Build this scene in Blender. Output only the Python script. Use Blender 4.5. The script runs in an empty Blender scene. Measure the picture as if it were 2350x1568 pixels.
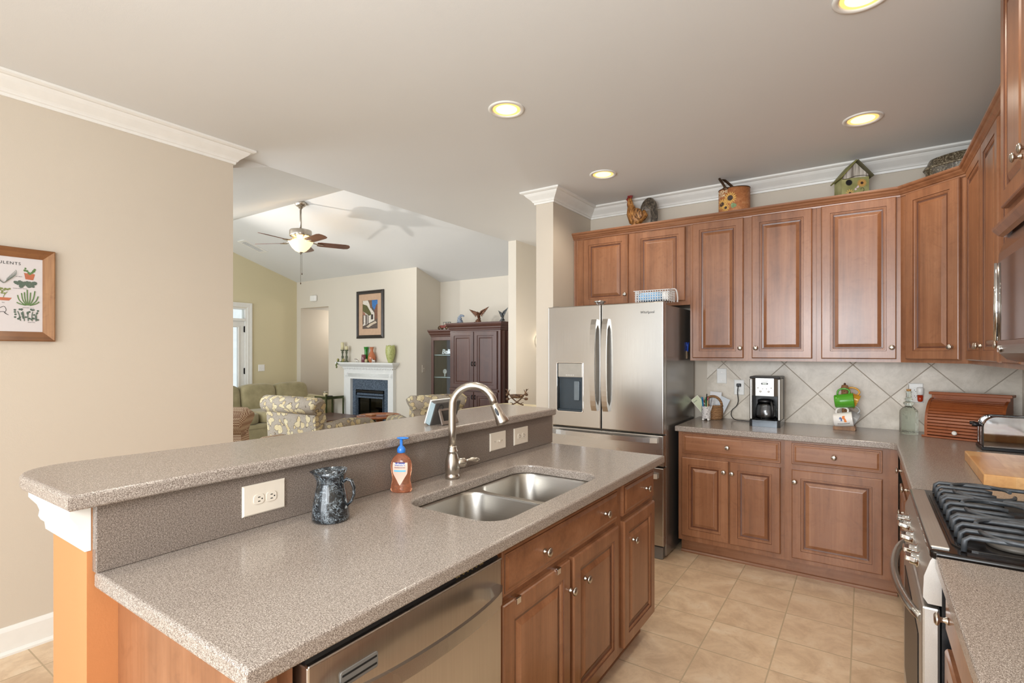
import bpy, bmesh, math, random
from mathutils import Vector, Matrix, Euler
from math import sin, cos, pi, radians
random.seed(7)
S = bpy.context.scene
COL = S.collection

# ------------------------------------------------------------------ camera, world, light, exposure
cam_d = bpy.data.cameras.new('camera'); cam = bpy.data.objects.new('camera', cam_d); COL.objects.link(cam)
cam.location = (-.7952, -4.3263, 1.4349); cam.rotation_euler = (pi/2, 0, radians(34.2526))
cam_d.sensor_width = 36.0; cam_d.lens = 36.0*1188.0/2350.0
cam_d.shift_y = (808.5-784.0)/2350.0
cam_d.clip_start = .02
S.camera = cam
S.view_settings.view_transform = 'Standard'; S.view_settings.look = 'None'
S.view_settings.gamma = 1.0; S.view_settings.use_curve_mapping = False
S.view_settings.exposure = 0.13
wd = bpy.data.worlds.new('world'); S.world = wd; wd.use_nodes = True
bg = wd.node_tree.nodes['Background']
bg.inputs[0].default_value = (.93, .97, 1.0, 1); bg.inputs[1].default_value = 1.05

def area(name, loc, aim, sx, sy, power, col=(1, .97, .93), spread=pi):
    l = bpy.data.lights.new(name, 'AREA'); l.shape = 'RECTANGLE'; l.size = sx; l.size_y = sy
    l.energy = power; l.color = col; l.spread = spread
    o = bpy.data.objects.new(name, l); COL.objects.link(o); o.location = loc
    d = Vector(aim)-Vector(loc); o.rotation_euler = d.to_track_quat('-Z', 'Y').to_euler()
    return o
def point(name, loc, power, r, col=(1, .85, .65), spot=None):
    l = bpy.data.lights.new(name, 'SPOT' if spot else 'POINT'); l.energy = power; l.shadow_soft_size = r; l.color = col
    if spot: l.spot_size = radians(spot); l.spot_blend = .6
    o = bpy.data.objects.new(name, l); COL.objects.link(o); o.location = loc
    return o
# soft area lights out of view: ambient fill, and daylight from the patio door
DAY = (.90, .955, 1)
area('daylight_fill_breakfast', (-1.55, -7.4, 1.5), (-2.2, 0, 1.3), 2.7, 2.2, 118, DAY)  # added soft fill where the rear wall is left out, no real window
area('patio_door_daylight', (-4.12, -6.1, 1.15), (0, -6.1, 1.15), .75, 2.1, 11, DAY)
area('daylight_fill_kitchen', (-.6, -5.9, 1.7), (-2.6, -2.5, .8), 1.2, 1.3, 30, DAY)  # added area light lifting the kitchen's ambient level; no window there
area('ceiling_fill', (-1.3, -4.9, 1.75), (-1.3, -1.3, 2.74), .8, .5, 26, (.93, .97, 1))  # unseen area light added to brighten the ceiling, no actual flash
area('daylight_fill_living', (-7.0, -3.3, 1.5), (-7.2, 1.4, 1.6), 3.6, 2.0, 92, DAY)  # added fill on the living room's hidden side, no window built
area('area_light_passage', (-3.4, 2.3, 1.5), (-5.0, .6, 1.4), 1.0, 1.6, 8, DAY)  # unseen area light in the passage; no window is built there
# the lit lamps of the place
LAMPS = [(-2.389, -2.039), (-2.383, -.805), (-.803, -.821), (-.80, -2.03), (-2.39, -3.3), (-.8, -3.3)]

C = 2.7432           # kitchen ceiling
HX = -9.60           # olive wall
YF = 1.43            # fireplace wall
SL = .32             # slope of the living room ceiling
RY, RZ = -.42, C+SL*(YF+.42)

# ------------------------------------------------------------------ materials
def lin(h):
    h = h.lstrip('#'); v = [int(h[i:i+2], 16)/255 for i in (0, 2, 4)]
    return tuple((x/12.92 if x <= .04045 else ((x+.055)/1.055)**2.4) for x in v)+(1,)
MATS = {}
class NT:
    def __init__(s, name):
        s.m = bpy.data.materials.new(name); s.m.use_nodes = True; s.t = s.m.node_tree
        s.b = s.t.nodes['Principled BSDF']; s._tc = None
    def n(s, typ, **k):
        nd = s.t.nodes.new(typ)
        for a, v in k.items(): setattr(nd, a, v)
        return nd
    def l(s, a, b): s.t.links.new(a, b)
    def tc(s, scale=(1, 1, 1), rot=(0, 0, 0)):
        if s._tc is None: s._tc = s.n('ShaderNodeTexCoord')
        mp = s.n('ShaderNodeMapping'); mp.inputs['Scale'].default_value = scale; mp.inputs['Rotation'].default_value = rot
        s.l(s._tc.outputs['Object'], mp.inputs[0]); return mp.outputs[0]
    def noise(s, vec, scale, detail=3, rough=.5, dist=0.):
        nd = s.n('ShaderNodeTexNoise'); nd.inputs['Scale'].default_value = scale; nd.inputs['Detail'].default_value = detail
        nd.inputs['Roughness'].default_value = rough; nd.inputs['Distortion'].default_value = dist
        s.l(vec, nd.inputs['Vector']); return nd.outputs[0]
    def ramp(s, fac, stops, interp='LINEAR'):
        nd = s.n('ShaderNodeValToRGB'); cr = nd.color_ramp; cr.interpolation = interp
        while len(cr.elements) < len(stops): cr.elements.new(.5)
        for e, (p, c) in zip(cr.elements, stops): e.position = p; e.color = lin(c) if isinstance(c, str) else c
        s.l(fac, nd.inputs[0]); return nd.outputs[0]
    def mix(s, fac, a, b, mode='MIX'):
        nd = s.n('ShaderNodeMix', data_type='RGBA', blend_type=mode)
        for v, i in ((fac, 0), (a, 6), (b, 7)):
            if isinstance(v, (int, float)): nd.inputs[i].default_value = v
            elif isinstance(v, str): nd.inputs[i].default_value = lin(v)
            elif isinstance(v, tuple): nd.inputs[i].default_value = v
            else: s.l(v, nd.inputs[i])
        return nd.outputs[2]
    def math(s, op, a, b=0., c=0.):
        nd = s.n('ShaderNodeMath', operation=op)
        for v, i in ((a, 0), (b, 1), (c, 2)):
            if isinstance(v, (int, float)): nd.inputs[i].default_value = v
            else: s.l(v, nd.inputs[i])
        return nd.outputs[0]
    def sep(s, vec):
        nd = s.n('ShaderNodeSeparateXYZ'); s.l(vec, nd.inputs[0]); return nd.outputs
    def bump(s, h, dist=.001, strength=.5):
        nd = s.n('ShaderNodeBump'); nd.inputs['Distance'].default_value = dist; nd.inputs['Strength'].default_value = strength
        s.l(h, nd.inputs['Height']); s.l(nd.outputs[0], s.b.inputs['Normal'])
    def col(s, c):
        if isinstance(c, str): s.b.inputs['Base Color'].default_value = lin(c)
        elif isinstance(c, tuple): s.b.inputs['Base Color'].default_value = c
        else: s.l(c, s.b.inputs['Base Color'])
    def set(s, **k):
        for a, v in k.items():
            i = s.b.inputs[a.replace('_', ' ')]
            if isinstance(v, (int, float, tuple)): i.default_value = v
            else: s.l(v, i)
        return s.m
def simple(name, c, rough=.5, metal=0., var=.06, vs=18., bump=0., **k):
    """plain material with faint procedural tonal variation"""
    t = NT(name); v = t.tc()
    n = t.noise(v, vs, 4)
    r, g, b, _ = lin(c)
    lo = tuple(max(0, x*(1-var)) for x in (r, g, b))+(1,); hi = tuple(min(1, x*(1+var)) for x in (r, g, b))+(1,)
    t.col(t.ramp(n, [(.3, lo), (.7, hi)]))
    if bump: t.bump(t.noise(v, vs*12, 2), bump, .4)
    t.set(Roughness=rough, Metallic=metal, **k); return t.m
def glass(name, c='#ffffff', rough=.02, ior=1.45, thin=False):
    t = NT(name); t.col(c); t.set(Roughness=rough, Transmission_Weight=1.0, IOR=ior); return t.m
def emit(name, c, strength):
    t = NT(name); t.col(c); t.set(Emission_Color=lin(c), Emission_Strength=strength); return t.m

def m_wall(name, c):
    t = NT(name); v = t.tc(); t.col(t.ramp(t.noise(v, 1.3, 3), [(.3, c), (.8, tuple(x*1.03 for x in lin(c)[:3])+(1,))]))
    t.bump(t.noise(v, 260, 2), .0006, .35); return t.set(Roughness=.62)
def m_wood(name, c1, c2, c3, axis=2, rough=.32, scale=1., fine=1.):
    t = NT(name); sc = [11*scale]*3; sc[axis] = .9*scale; v = t.tc(tuple(sc)); v2 = t.tc()
    sf = [95*scale]*3; sf[axis] = 2.2*scale; vf = t.tc(tuple(sf))
    a = t.noise(v, 1.0, 5, .62, .5); b = t.noise(v2, 4.2, 4, .6, .8); f = t.noise(vf, 1.0, 3, .6)
    base = t.ramp(a, [(.28, c1), (.52, c2), (.78, c3)])
    m = t.mix(t.math('MULTIPLY', t.ramp(b, [(.35, '#000000'), (.7, '#ffffff')]), .38), base, c3)
    m = t.mix(t.math('MULTIPLY', t.ramp(f, [(.38, '#ffffff'), (.62, '#000000')]), .22*fine), m, c1)
    t.col(t.mix(t.math('MULTIPLY', t.ramp(t.noise(v2, 14, 5, .7, 1.5), [(.52, '#000000'), (.7, '#ffffff')]), .35), m, c1)); t.bump(f, .0002, .3); return t.set(Roughness=rough, Coat_Weight=.25, Coat_Roughness=.2)
def m_stone(name, dark, mid, light, scale=330, rough=.22):
    t = NT(name); v = t.tc(); a = t.noise(v, scale, 2.5, .75); b = t.noise(v, scale*.45, 2, .6); g = t.noise(v, 3, 2)
    s_ = t.math('ADD', t.math('MULTIPLY', a, .72), t.math('MULTIPLY', b, .28))
    t.col(t.ramp(s_, [(.38, dark), (.50, mid), (.61, light)]))
    return t.set(Roughness=rough)
def m_steel(name, c='#b9b6b1', rough=.27, axis=0, var=.05):
    t = NT(name); sc = [400.]*3; sc[axis] = 3.; v = t.tc(tuple(sc)); n = t.noise(v, 1, 3)
    r = lin(c)[:3]; t.col(t.ramp(n, [(.3, tuple(x*(1-var) for x in r)+(1,)), (.7, tuple(min(1, x*(1+var)) for x in r)+(1,))]))
    big = t.noise(t.tc(), 3, 3)
    t.l(t.math('ADD', t.math('MULTIPLY', big, .12), rough-.06), t.b.inputs['Roughness'])
    t.bump(n, .00008, .3); return t.set(Metallic=1.0)
def m_tiles(name, c1, c2, c3, grout, pitch, ox, oy, gw, diag=False, rough=.35):
    t = NT(name); tc = t.n('ShaderNodeTexCoord'); t._tc = tc; o = t.sep(tc.outputs['Object'])
    if diag:
        k = 1/math.sqrt(2); px = t.math('MULTIPLY', t.math('ADD', t.math('SUBTRACT', t.math('ADD', o[0], o[1]), ox), t.math('SUBTRACT', o[2], oy)), k)
        py = t.math('MULTIPLY', t.math('SUBTRACT', t.math('SUBTRACT', o[2], oy), t.math('SUBTRACT', t.math('ADD', o[0], o[1]), ox)), k)
    else:
        px = t.math('SUBTRACT', o[0], ox); py = t.math('SUBTRACT', o[1], oy)
    ux = t.math('DIVIDE', px, pitch); uy = t.math('DIVIDE', py, pitch)
    fx = t.math('PINGPONG', ux, .5); fy = t.math('PINGPONG', uy, .5)
    mn = t.math('MINIMUM', fx, fy); g = t.math('LESS_THAN', mn, gw/pitch/2)
    cid = t.n('ShaderNodeCombineXYZ'); t.l(t.math('FLOOR', ux), cid.inputs[0]); t.l(t.math('FLOOR', uy), cid.inputs[1])
    wn = t.n('ShaderNodeTexWhiteNoise', noise_dimensions='3D'); t.l(cid.outputs[0], wn.inputs['Vector'])
    off = t.n('ShaderNodeVectorMath', operation='MULTIPLY_ADD'); t.l(wn.outputs['Color'], off.inputs[0]); off.inputs[1].default_value = (9, 9, 9); t.l(tc.outputs['Object'], off.inputs[2])
    a = t.noise(off.outputs[0], 6, 7, .68, .6); b = t.noise(off.outputs[0], 26, 5, .7, .4)
    base = t.ramp(a, [(.3, c1), (.55, c2), (.75, c3)])
    base = t.mix(t.math('MULTIPLY', t.ramp(b, [(.54, '#000000'), (.68, '#ffffff')]), .45), base, c1)
    base = t.mix(t.math('MULTIPLY', wn.outputs['Value'], .16), base, c1)
    t.col(t.mix(g, base, grout))
    t.bump(t.math('SUBTRACT', 1., g), .0015, .6)
    return t.set(Roughness=t.math('ADD', t.math('MULTIPLY', g, .4), rough))

WOOD = m_wood('maple_cinnamon_stain', '#6a422a', '#8c5c3d', '#a17151')
WOODH = m_wood('maple_cinnamon_stain_horizontal', '#6a422a', '#8c5c3d', '#a17151', axis=0)
WOODY = m_wood('maple_cinnamon_stain_crosswise', '#6a422a', '#8c5c3d', '#a17151', axis=1)
CHERRY = m_wood('dark_cherry', '#3e221b', '#512e26', '#634031', rough=.45)
CHERRYH = m_wood('dark_cherry_horizontal', '#3e221b', '#512e26', '#634031', axis=0, rough=.45)
STONE = m_stone('speckled_taupe_solid_surface', '#51463e', '#8c8077', '#cdc3b8', 640)
GLAZED = m_wood('maple_groove_glaze', '#4a2716', '#5e3520', '#70422a')
M_CREAM = m_wall('cream_wall_paint', '#c9beae')
M_FPW = m_wall('pale_ivory_wall_paint', '#d3cbbd')
M_OLIVE = m_wall('olive_wall_paint', '#d3c8a6')
M_CEIL = m_wall('ceiling_paint', '#dcdcda')
M_ORANGE = m_wall('apricot_paint', '#c0804f')
M_TRIM = simple('white_trim_paint', '#e6e4de', .35, var=.02)
M_FLOOR = m_tiles('beige_ceramic_floor_tile', '#c2a484', '#dfc4a3', '#e9d6bb', '#bba587', .3059, -1.7644, -.5157, .006, rough=.3)
M_SPLASH = m_tiles('travertine_look_wall_tile', '#bfb4a4', '#dad0c1', '#e6ded1', '#a89d8e', .3012, -1.722, 1.347, .006, diag=True, rough=.35)
STEEL = m_steel('brushed_stainless_steel', '#bdbab5', .27, 0)
STEELV = m_steel('brushed_stainless_steel_vertical', '#bdbab5', .25, 2)
SINKS = m_steel('satin_sink_steel', '#c2beb7', .3, 0)
NICKEL = simple('brushed_nickel', '#c3bcb2', .28, 1.0, .04)
CHROME = simple('polished_chrome', '#dcdcdc', .06, 1.0, .02)
BRONZE = simple('aged_bronze', '#54402f', .38, .8, .25, 40)
M_BLACK = simple('black_plastic', '#17171a', .35, 0, .1)
M_DARK = simple('black_parts_and_slot_shade', '#0b0a09', .7, 0, .1)  # black parts; also paints the shade inside slots and holes
M_GREY = simple('grey_appliance_paint', '#7d7a76', .42, .3, .04)
M_PLATE = simple('almond_plastic', '#dbd1c2', .32, 0, .02)
M_WHITE = simple('white_plastic', '#ecebe7', .3, 0, .02)
M_WHITEGLAZE = simple('white_glaze', '#e9e6e0', .15, 0, .02)
M_CLEAR = glass('clear_glass')

# ------------------------------------------------------------------ mesh building
class MB:
    def __init__(s): s.b = bmesh.new()
    def _add(s, vs, fs, smooth=False):
        V = [s.b.verts.new(v) for v in vs]; out = []
        for f in fs:
            try: F = s.b.faces.new([V[i] for i in f]); F.smooth = smooth; out.append(F)
            except ValueError: pass
        return V, out
    def box(s, x0, y0, z0, x1, y1, z1, bev=0., seg=2, smooth=False):
        x0, x1 = sorted((x0, x1)); y0, y1 = sorted((y0, y1)); z0, z1 = sorted((z0, z1))
        vs = [(x, y, z) for x in (x0, x1) for y in (y0, y1) for z in (z0, z1)]
        fs = [(0, 1, 3, 2), (4, 6, 7, 5), (0, 4, 5, 1), (2, 3, 7, 6), (0, 2, 6, 4), (1, 5, 7, 3)]
        if bev <= 0: s._add(vs, fs); return s
        t = bmesh.new(); V = [t.verts.new(v) for v in vs]
        for f in fs: t.faces.new([V[i] for i in f])
        bmesh.ops.bevel(t, geom=list(t.edges), offset=min(bev, .49*min(x1-x0, y1-y0, z1-z0)), segments=seg, affect='EDGES', profile=.5)
        s.merge(t, smooth); return s
    def merge(s, t, smooth=None, M=None):
        t.verts.index_update(); V = [s.b.verts.new((M @ v.co) if M else v.co) for v in t.verts]
        for f in t.faces:
            try:
                F = s.b.faces.new([V[v.index] for v in f.verts]); F.smooth = f.smooth if smooth is None else smooth
            except ValueError: pass
        t.free()
    def add(s, o, M=None): s.merge(o.b, None, M); return s
    def lathe(s, prof, c=(0, 0, 0), n=24, axis='z', smooth=True, sx=1., sy=1., cap=True, a0=0.):
        vs = []; fs = []
        for r, h in prof:
            for i in range(n):
                a = a0+2*pi*i/n; u, w = r*cos(a)*sx, r*sin(a)*sy
                p = {'z': (u, w, h), 'y': (u, h, w), 'x': (h, u, w)}[axis]
                vs.append((p[0]+c[0], p[1]+c[1], p[2]+c[2]))
        for k in range(len(prof)-1):
            for i in range(n):
                j = (i+1) % n; fs.append((k*n+i, k*n+j, (k+1)*n+j, (k+1)*n+i))
        V, _ = s._add(vs, fs, smooth)
        if cap:
            for k in (0, len(prof)-1):
                if prof[k][0] > 1e-6:
                    try: s.b.faces.new([V[k*n+i] for i in range(n)])
                    except ValueError: pass
        return s
    def cyl(s, c, r, h, axis='z', n=20, bev=0., smooth=True):
        p = [(r, 0), (r, h)] if not bev else [(r-bev, 0), (r, bev), (r, h-bev), (r-bev, h)]
        return s.lathe(p, c, n, axis, smooth)
    def tube(s, pts, rad, n=12, closed=False, smooth=True, flat=1., up=None, cap=True):
        P = [Vector(p) for p in pts]; m = len(P); R = rad if isinstance(rad, (list, tuple)) else [rad]*m
        T = []
        for i in range(m):
            a = P[(i-1) % m] if (closed or i > 0) else P[i]; b = P[(i+1) % m] if (closed or i < m-1) else P[i]
            T.append((b-a).normalized())
        u = Vector(up) if up else (Vector((0, 0, 1)) if abs(T[0].z) < .9 else Vector((1, 0, 0)))
        vs = []; fs = []
        for i in range(m):
            u = (u-T[i]*u.dot(T[i])).normalized(); w = T[i].cross(u)
            for k in range(n):
                a = 2*pi*k/n; vs.append(P[i]+u*(cos(a)*R[i]*flat)+w*(sin(a)*R[i]))
        rng = m if closed else m-1
        for i in range(rng):
            for k in range(n):
                j = (k+1) % n; i2 = (i+1) % m; fs.append((i*n+k, i*n+j, i2*n+j, i2*n+k))
        V, _ = s._add(vs, fs, smooth)
        if cap and not closed:
            for i in (0, m-1):
                if R[i] > 1e-5:
                    try: s.b.faces.new([V[i*n+k] for k in range(n)])
                    except ValueError: pass
        return s
    def prism(s, poly, a0, a1, axis='z', smooth=False):
        f = {'z': lambda p, h: (p[0], p[1], h), 'y': lambda p, h: (p[0], h, p[1]), 'x': lambda p, h: (h, p[0], p[1])}[axis]
        n = len(poly); vs = [f(p, a0) for p in poly]+[f(p, a1) for p in poly]
        V, _ = s._add(vs, [(i, (i+1) % n, n+(i+1) % n, n+i) for i in range(n)], smooth)
        for o in (0, n):
            try: s.b.faces.new([V[o+i] for i in range(n)])
            except ValueError: pass
        return s
    def ell(s, c, r, n=16, m=10, e=1., e2=None, rot=None):
        """ellipsoid / super-ellipsoid (e<1 boxier)"""
        e2 = e if e2 is None else e2
        sg = lambda x, p: math.copysign(abs(x)**p, x)
        vs = []; fs = []
        for i in range(m+1):
            v = -pi/2+pi*i/m
            for k in range(n):
                u = 2*pi*k/n
                p = Vector((r[0]*sg(cos(v), e)*sg(cos(u), e2), r[1]*sg(cos(v), e)*sg(sin(u), e2), r[2]*sg(sin(v), e)))
                if rot: p = rot @ p
                vs.append(p+Vector(c))
        for i in range(m):
            for k in range(n):
                j = (k+1) % n; fs.append((i*n+k, i*n+j, (i+1)*n+j, (i+1)*n+k))
        s._add(vs, fs, True); return s
    def rings(s, x0, z0, x1, z1, prof, y=0., fill=True, smooth=False):
        """nested rectangles on a wall facing -y; prof = [(inset, forward)]; forward is towards -y"""
        vs = []; fs = []
        for ins, fw in prof:
            vs += [(x0+ins, y-fw, z0+ins), (x1-ins, y-fw, z0+ins), (x1-ins, y-fw, z1-ins), (x0+ins, y-fw, z1-ins)]
        for k in range(len(prof)-1):
            for i in range(4):
                j = (i+1) % 4; fs.append((k*4+i, k*4+j, (k+1)*4+j, (k+1)*4+i))
        if fill: b = (len(prof)-1)*4; fs.append((b, b+1, b+2, b+3))
        s._add(vs, fs, smooth); return s
    def sweep(s, prof, path, closed=False, caps=True):
        """prof [(out, z)], out to the right of the travel direction; path [(x,y)]"""
        P = [Vector(p) for p in path]; m = len(P); vs = []; fs = []; n = len(prof)
        for i in range(m):
            d0 = (P[i]-P[i-1]).normalized() if (closed or i > 0) else None
            d1 = (P[(i+1) % m]-P[i]).normalized() if (closed or i < m-1) else None
            if d0 is None: d0 = d1
            if d1 is None: d1 = d0
            n0 = Vector((d0.y, -d0.x)); n1 = Vector((d1.y, -d1.x)); b = (n0+n1).normalized(); k = 1/max(.2, b.dot(n0))
            for o, z in prof: vs.append((P[i].x+b.x*o*k, P[i].y+b.y*o*k, z))
        rng = m if closed else m-1
        for i in range(rng):
            for k in range(n-1): i2 = (i+1) % m; fs.append((i*n+k, i2*n+k, i2*n+k+1, i*n+k+1))
        if caps and not closed: fs += [tuple(range(n)), tuple(range((m-1)*n, m*n))]
        s._add(vs, fs); return s
    def tf(s, M): bmesh.ops.transform(s.b, matrix=M, verts=s.b.verts); return s
    def mv(s, x=0, y=0, z=0): return s.tf(Matrix.Translation((x, y, z)))
    def rot(s, a, ax='Z'): return s.tf(Matrix.Rotation(a, 4, ax))

def plate(outline, holes=(), th=.03, bev=0., res=2, M=None):
    """flat plate with holes, in xy, z from 0 to th; rounded arris of radius bev"""
    cu = bpy.data.curves.new('tmp', 'CURVE'); cu.dimensions = '2D'; cu.fill_mode = 'BOTH'
    for pl in [outline]+list(holes):
        sp = cu.splines.new('POLY'); sp.points.add(len(pl)-1); sp.use_cyclic_u = True
        for q, p in zip(sp.points, pl): q.co = (p[0], p[1], 0, 1)
    cu.extrude = th/2-bev; cu.bevel_depth = bev; cu.bevel_resolution = res
    if bev: cu.offset = -bev
    o = bpy.data.objects.new('tmp', cu); COL.objects.link(o)
    me = bpy.data.meshes.new_from_object(o); bpy.data.objects.remove(o); bpy.data.curves.remove(cu)
    t = MB(); t.b.from_mesh(me); bpy.data.meshes.remove(me); t.mv(z=th/2)
    for f in t.b.faces: f.smooth = False
    if M is not None: t.tf(M)
    return t
def lettering(body, size, extrude=.0004, bold=0., align='CENTER', M=None, bend=None, shear=0., space=1.):
    cu = bpy.data.curves.new('tmp', 'FONT'); cu.body = body; cu.size = size; cu.extrude = extrude; cu.offset = bold
    cu.align_x = align; cu.align_y = 'CENTER'; cu.resolution_u = 3; cu.shear = shear; cu.space_character = space
    o = bpy.data.objects.new('tmp', cu); COL.objects.link(o)
    me = bpy.data.meshes.new_from_object(o); bpy.data.objects.remove(o); bpy.data.curves.remove(cu)
    t = MB(); t.b.from_mesh(me); bpy.data.meshes.remove(me)
    if bend:
        for v in t.b.verts: v.co = bend(v.co)
    if M is not None: t.tf(M)
    return t
FRONT = Matrix(((1, 0, 0, 0), (0, 0, -1, 0), (0, 1, 0, 0), (0, 0, 0, 1)))    # xy drawing -> xz plane whose face looks to -y
YZ = Matrix(((0, 0, 1, 0), (1, 0, 0, 0), (0, 1, 0, 0), (0, 0, 0, 1)))         # xy drawing -> yz plane, thickness along +x
def T(x, y, z): return Matrix.Translation((x, y, z))
def rrect(x0, y0, x1, y1, r, n=6):
    out = []
    for cx, cy, a in ((x1-r, y1-r, 0), (x0+r, y1-r, pi/2), (x0+r, y0+r, pi), (x1-r, y0+r, 3*pi/2)):
        for i in range(n+1): b = a+pi/2*i/n; out.append((cx+r*cos(b), cy+r*sin(b)))
    return out

def chain(o):
    M = Matrix.Identity(4)
    while o is not None: M = o.matrix_basis @ M; o = o.parent
    return M
def mesh(name, mb, mat, parent=None, w=False, label=None, kind=None):
    if w and parent is not None: mb.tf(chain(parent).inverted())
    bmesh.ops.remove_doubles(mb.b, verts=mb.b.verts, dist=1e-6)
    bmesh.ops.recalc_face_normals(mb.b, faces=mb.b.faces)
    me = bpy.data.meshes.new(name); mb.b.to_mesh(me); mb.b.free(); me.materials.append(mat)
    o = bpy.data.objects.new(name, me); COL.objects.link(o)
    if parent is not None: o.parent = parent
    if label: o['label'] = label
    if kind: o['kind'] = kind
    return o
def struct(name, mb, mat, parent=None):
    o = mesh(name, mb, mat, parent)
    if parent is None: o['kind'] = 'structure'
    return o
def tag(o, label, cat, group=None):
    o['label'] = label; o['category'] = cat
    if group: o['group'] = group
    return o
def thing(name, label, cat, loc=(0, 0, 0), rz=0., group=None, tilt=None):
    o = bpy.data.objects.new(name, None); COL.objects.link(o); o.location = loc
    o.rotation_euler = tilt if tilt else (0, 0, rz); o.empty_display_size = .05
    return tag(o, label, cat, group)
def dup(root, loc, rz, label=None, tilt=None):
    r = root.copy(); COL.objects.link(r); r.location = loc; r.rotation_euler = tilt if tilt else (0, 0, rz)
    if label: r['label'] = label
    def rec(a, b):
        for ch in list(a.children):
            c = ch.copy(); COL.objects.link(c); c.parent = b; rec(ch, c)
    rec(root, r)
    return r

# ================================================================== THE SETTING
X0, X1 = -4.27, -4.16
struct('floor', MB().box(X0, -7.0, -.06, .12, 2.6, 0), M_FLOOR)
struct('floor_living', MB().box(-9.8, -3.6, -.06, X0, 3.6, 0), simple('beige_carpet', '#b3a58f', .95, 0, .1, 60, .004))
struct('ceiling', MB().box(X0, -7.0, C, .12, 2.6, C+.1), M_CEIL)
zz = lambda y: C+SL*(YF-y) if y > RY else RZ-SL*(RY-y)
vp = [(2.1, zz(2.1)), (RY, RZ), (-2.62, zz(-2.62))]
struct('ceiling_living', MB().prism(vp+[(p[0], p[1]+.1) for p in vp[::-1]], -9.72, X0, 'x'), M_CEIL)
struct('wall_header', MB().prism([(-2.62, C+.1), (2.1, C+.1), (2.1, C+.12), (RY, RZ+.1), (-2.62, C+.12)], X0, X0+.1, 'x'), M_CREAM)
struct('wall_back', MB().box(-3.03, 0, 0, .12, .12, C), M_CREAM)
wb = bpy.data.objects['wall_back']
struct('tile_backsplash', MB().box(-1.84, -.008, .9145, -.0005, 0, 1.372), M_SPLASH, wb)
wr = struct('wall_right', MB().box(0, -7.0, 0, .12, 0, C), M_CREAM)
struct('tile_backsplash', MB().box(-.008, -4.2, .9145, 0, -.009, 1.40), M_SPLASH, wr)
struct('wall_stub', MB().box(-3.03, -.69, 0, -2.87, 0, C), M_CREAM)
struct('wall_left', MB().box(X0, -7.0, 0, X1, -2.58, C), M_CREAM)
struct('wall_far', MB().box(X0, .70, 0, X1, 2.5, C), M_FPW)
struct('wall_passage', MB().box(X1, 2.4, 0, -3.03, 2.5, C), M_CREAM)
struct('wall_passage_side', MB().box(-3.15, .12, 0, -3.03, 2.5, C), M_CREAM)
# fireplace wall with a hallway opening and the firebox opening
fw = plate([(-9.72, 0), (-9.479, 0), (-9.479, 2.25), (-8.65, 2.25), (-8.65, 0), (-6.49, 0), (-6.49, C+.015), (-9.72, C+.015)],
           [[(-7.90, .10), (-7.20, .10), (-7.20, .81), (-7.90, .81)]], .12, M=T(0, YF+.12, 0) @ FRONT)
struct('wall_fireplace', fw, M_FPW)
struct('wall_return', MB().prism([(YF+.12, 0), (1.97, 0), (1.97, zz(1.97)+.03), (YF+.12, zz(YF+.12)+.03)], -6.61, -6.49, 'x'), M_FPW)
struct('wall_alcove', MB().box(-6.61, 1.97, 0, X0, 2.09, 2.62), M_FPW)
hl = MB().box(-9.60, YF+.12, 0, -9.479, 3.5, 2.25).box(-8.65, YF+.12, 0, -8.53, 3.5, 2.25).box(-9.6, 3.5, 0, -8.53, 3.6, 2.25)
struct('wall_hallway', hl, M_FPW)
struct('ceiling_hallway', MB().box(-9.6, YF+.12, 2.25, -8.53, 3.6, 2.3), M_CEIL)
ow = plate([(-2.7, 0), (-.5, 0), (-.5, 2.2), (.485, 2.2), (.485, 0), (YF, 0), (YF, zz(YF)), (RY, RZ+.02), (-2.7, zz(-2.7))], [], .12, M=T(HX-.12, 0, 0) @ YZ)
struct('wall_olive', ow, M_OLIVE)

crown = [(0, C-.098), (.012, -.098+C), (.014, C-.084), (.021, C-.081), (.024, C-.074), (.030, C-.066), (.045, C-.053), (.062, C-.038), (.072, C-.026),
         (.076, C-.020), (.088, C-.019), (.100, C-.012), (.100, C-.0005), (0, C-.0005)]
struct('trim_1', MB().sweep(crown, [(X1, -7.0), (X1, -2.58), (X0, -2.58)]), M_TRIM)
struct('trim_2', MB().sweep(crown, [(-3.03, 0), (-3.03, -.69), (-2.87, -.69), (-2.87, 0), (0, 0), (0, -7.0)]), M_TRIM)
bb = [(0, 0), (.026, 0), (.026, .010), (.018, .020), (.015, .022), (.015, .112), (.010, .122), (.004, .132), (0, .132)]
struct('baseboard_left', MB().sweep(bb, [(X1, -7.0), (X1, -2.58), (X0, -2.58)]), M_TRIM)
struct('baseboard_stub', MB().sweep(bb, [(-3.03, 0), (-3.03, -.69), (-2.87, -.69)]), M_TRIM)
struct('baseboard_fireplace', MB().sweep(bb, [(-8.65, YF), (-8.16, YF)]), M_TRIM)

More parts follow.
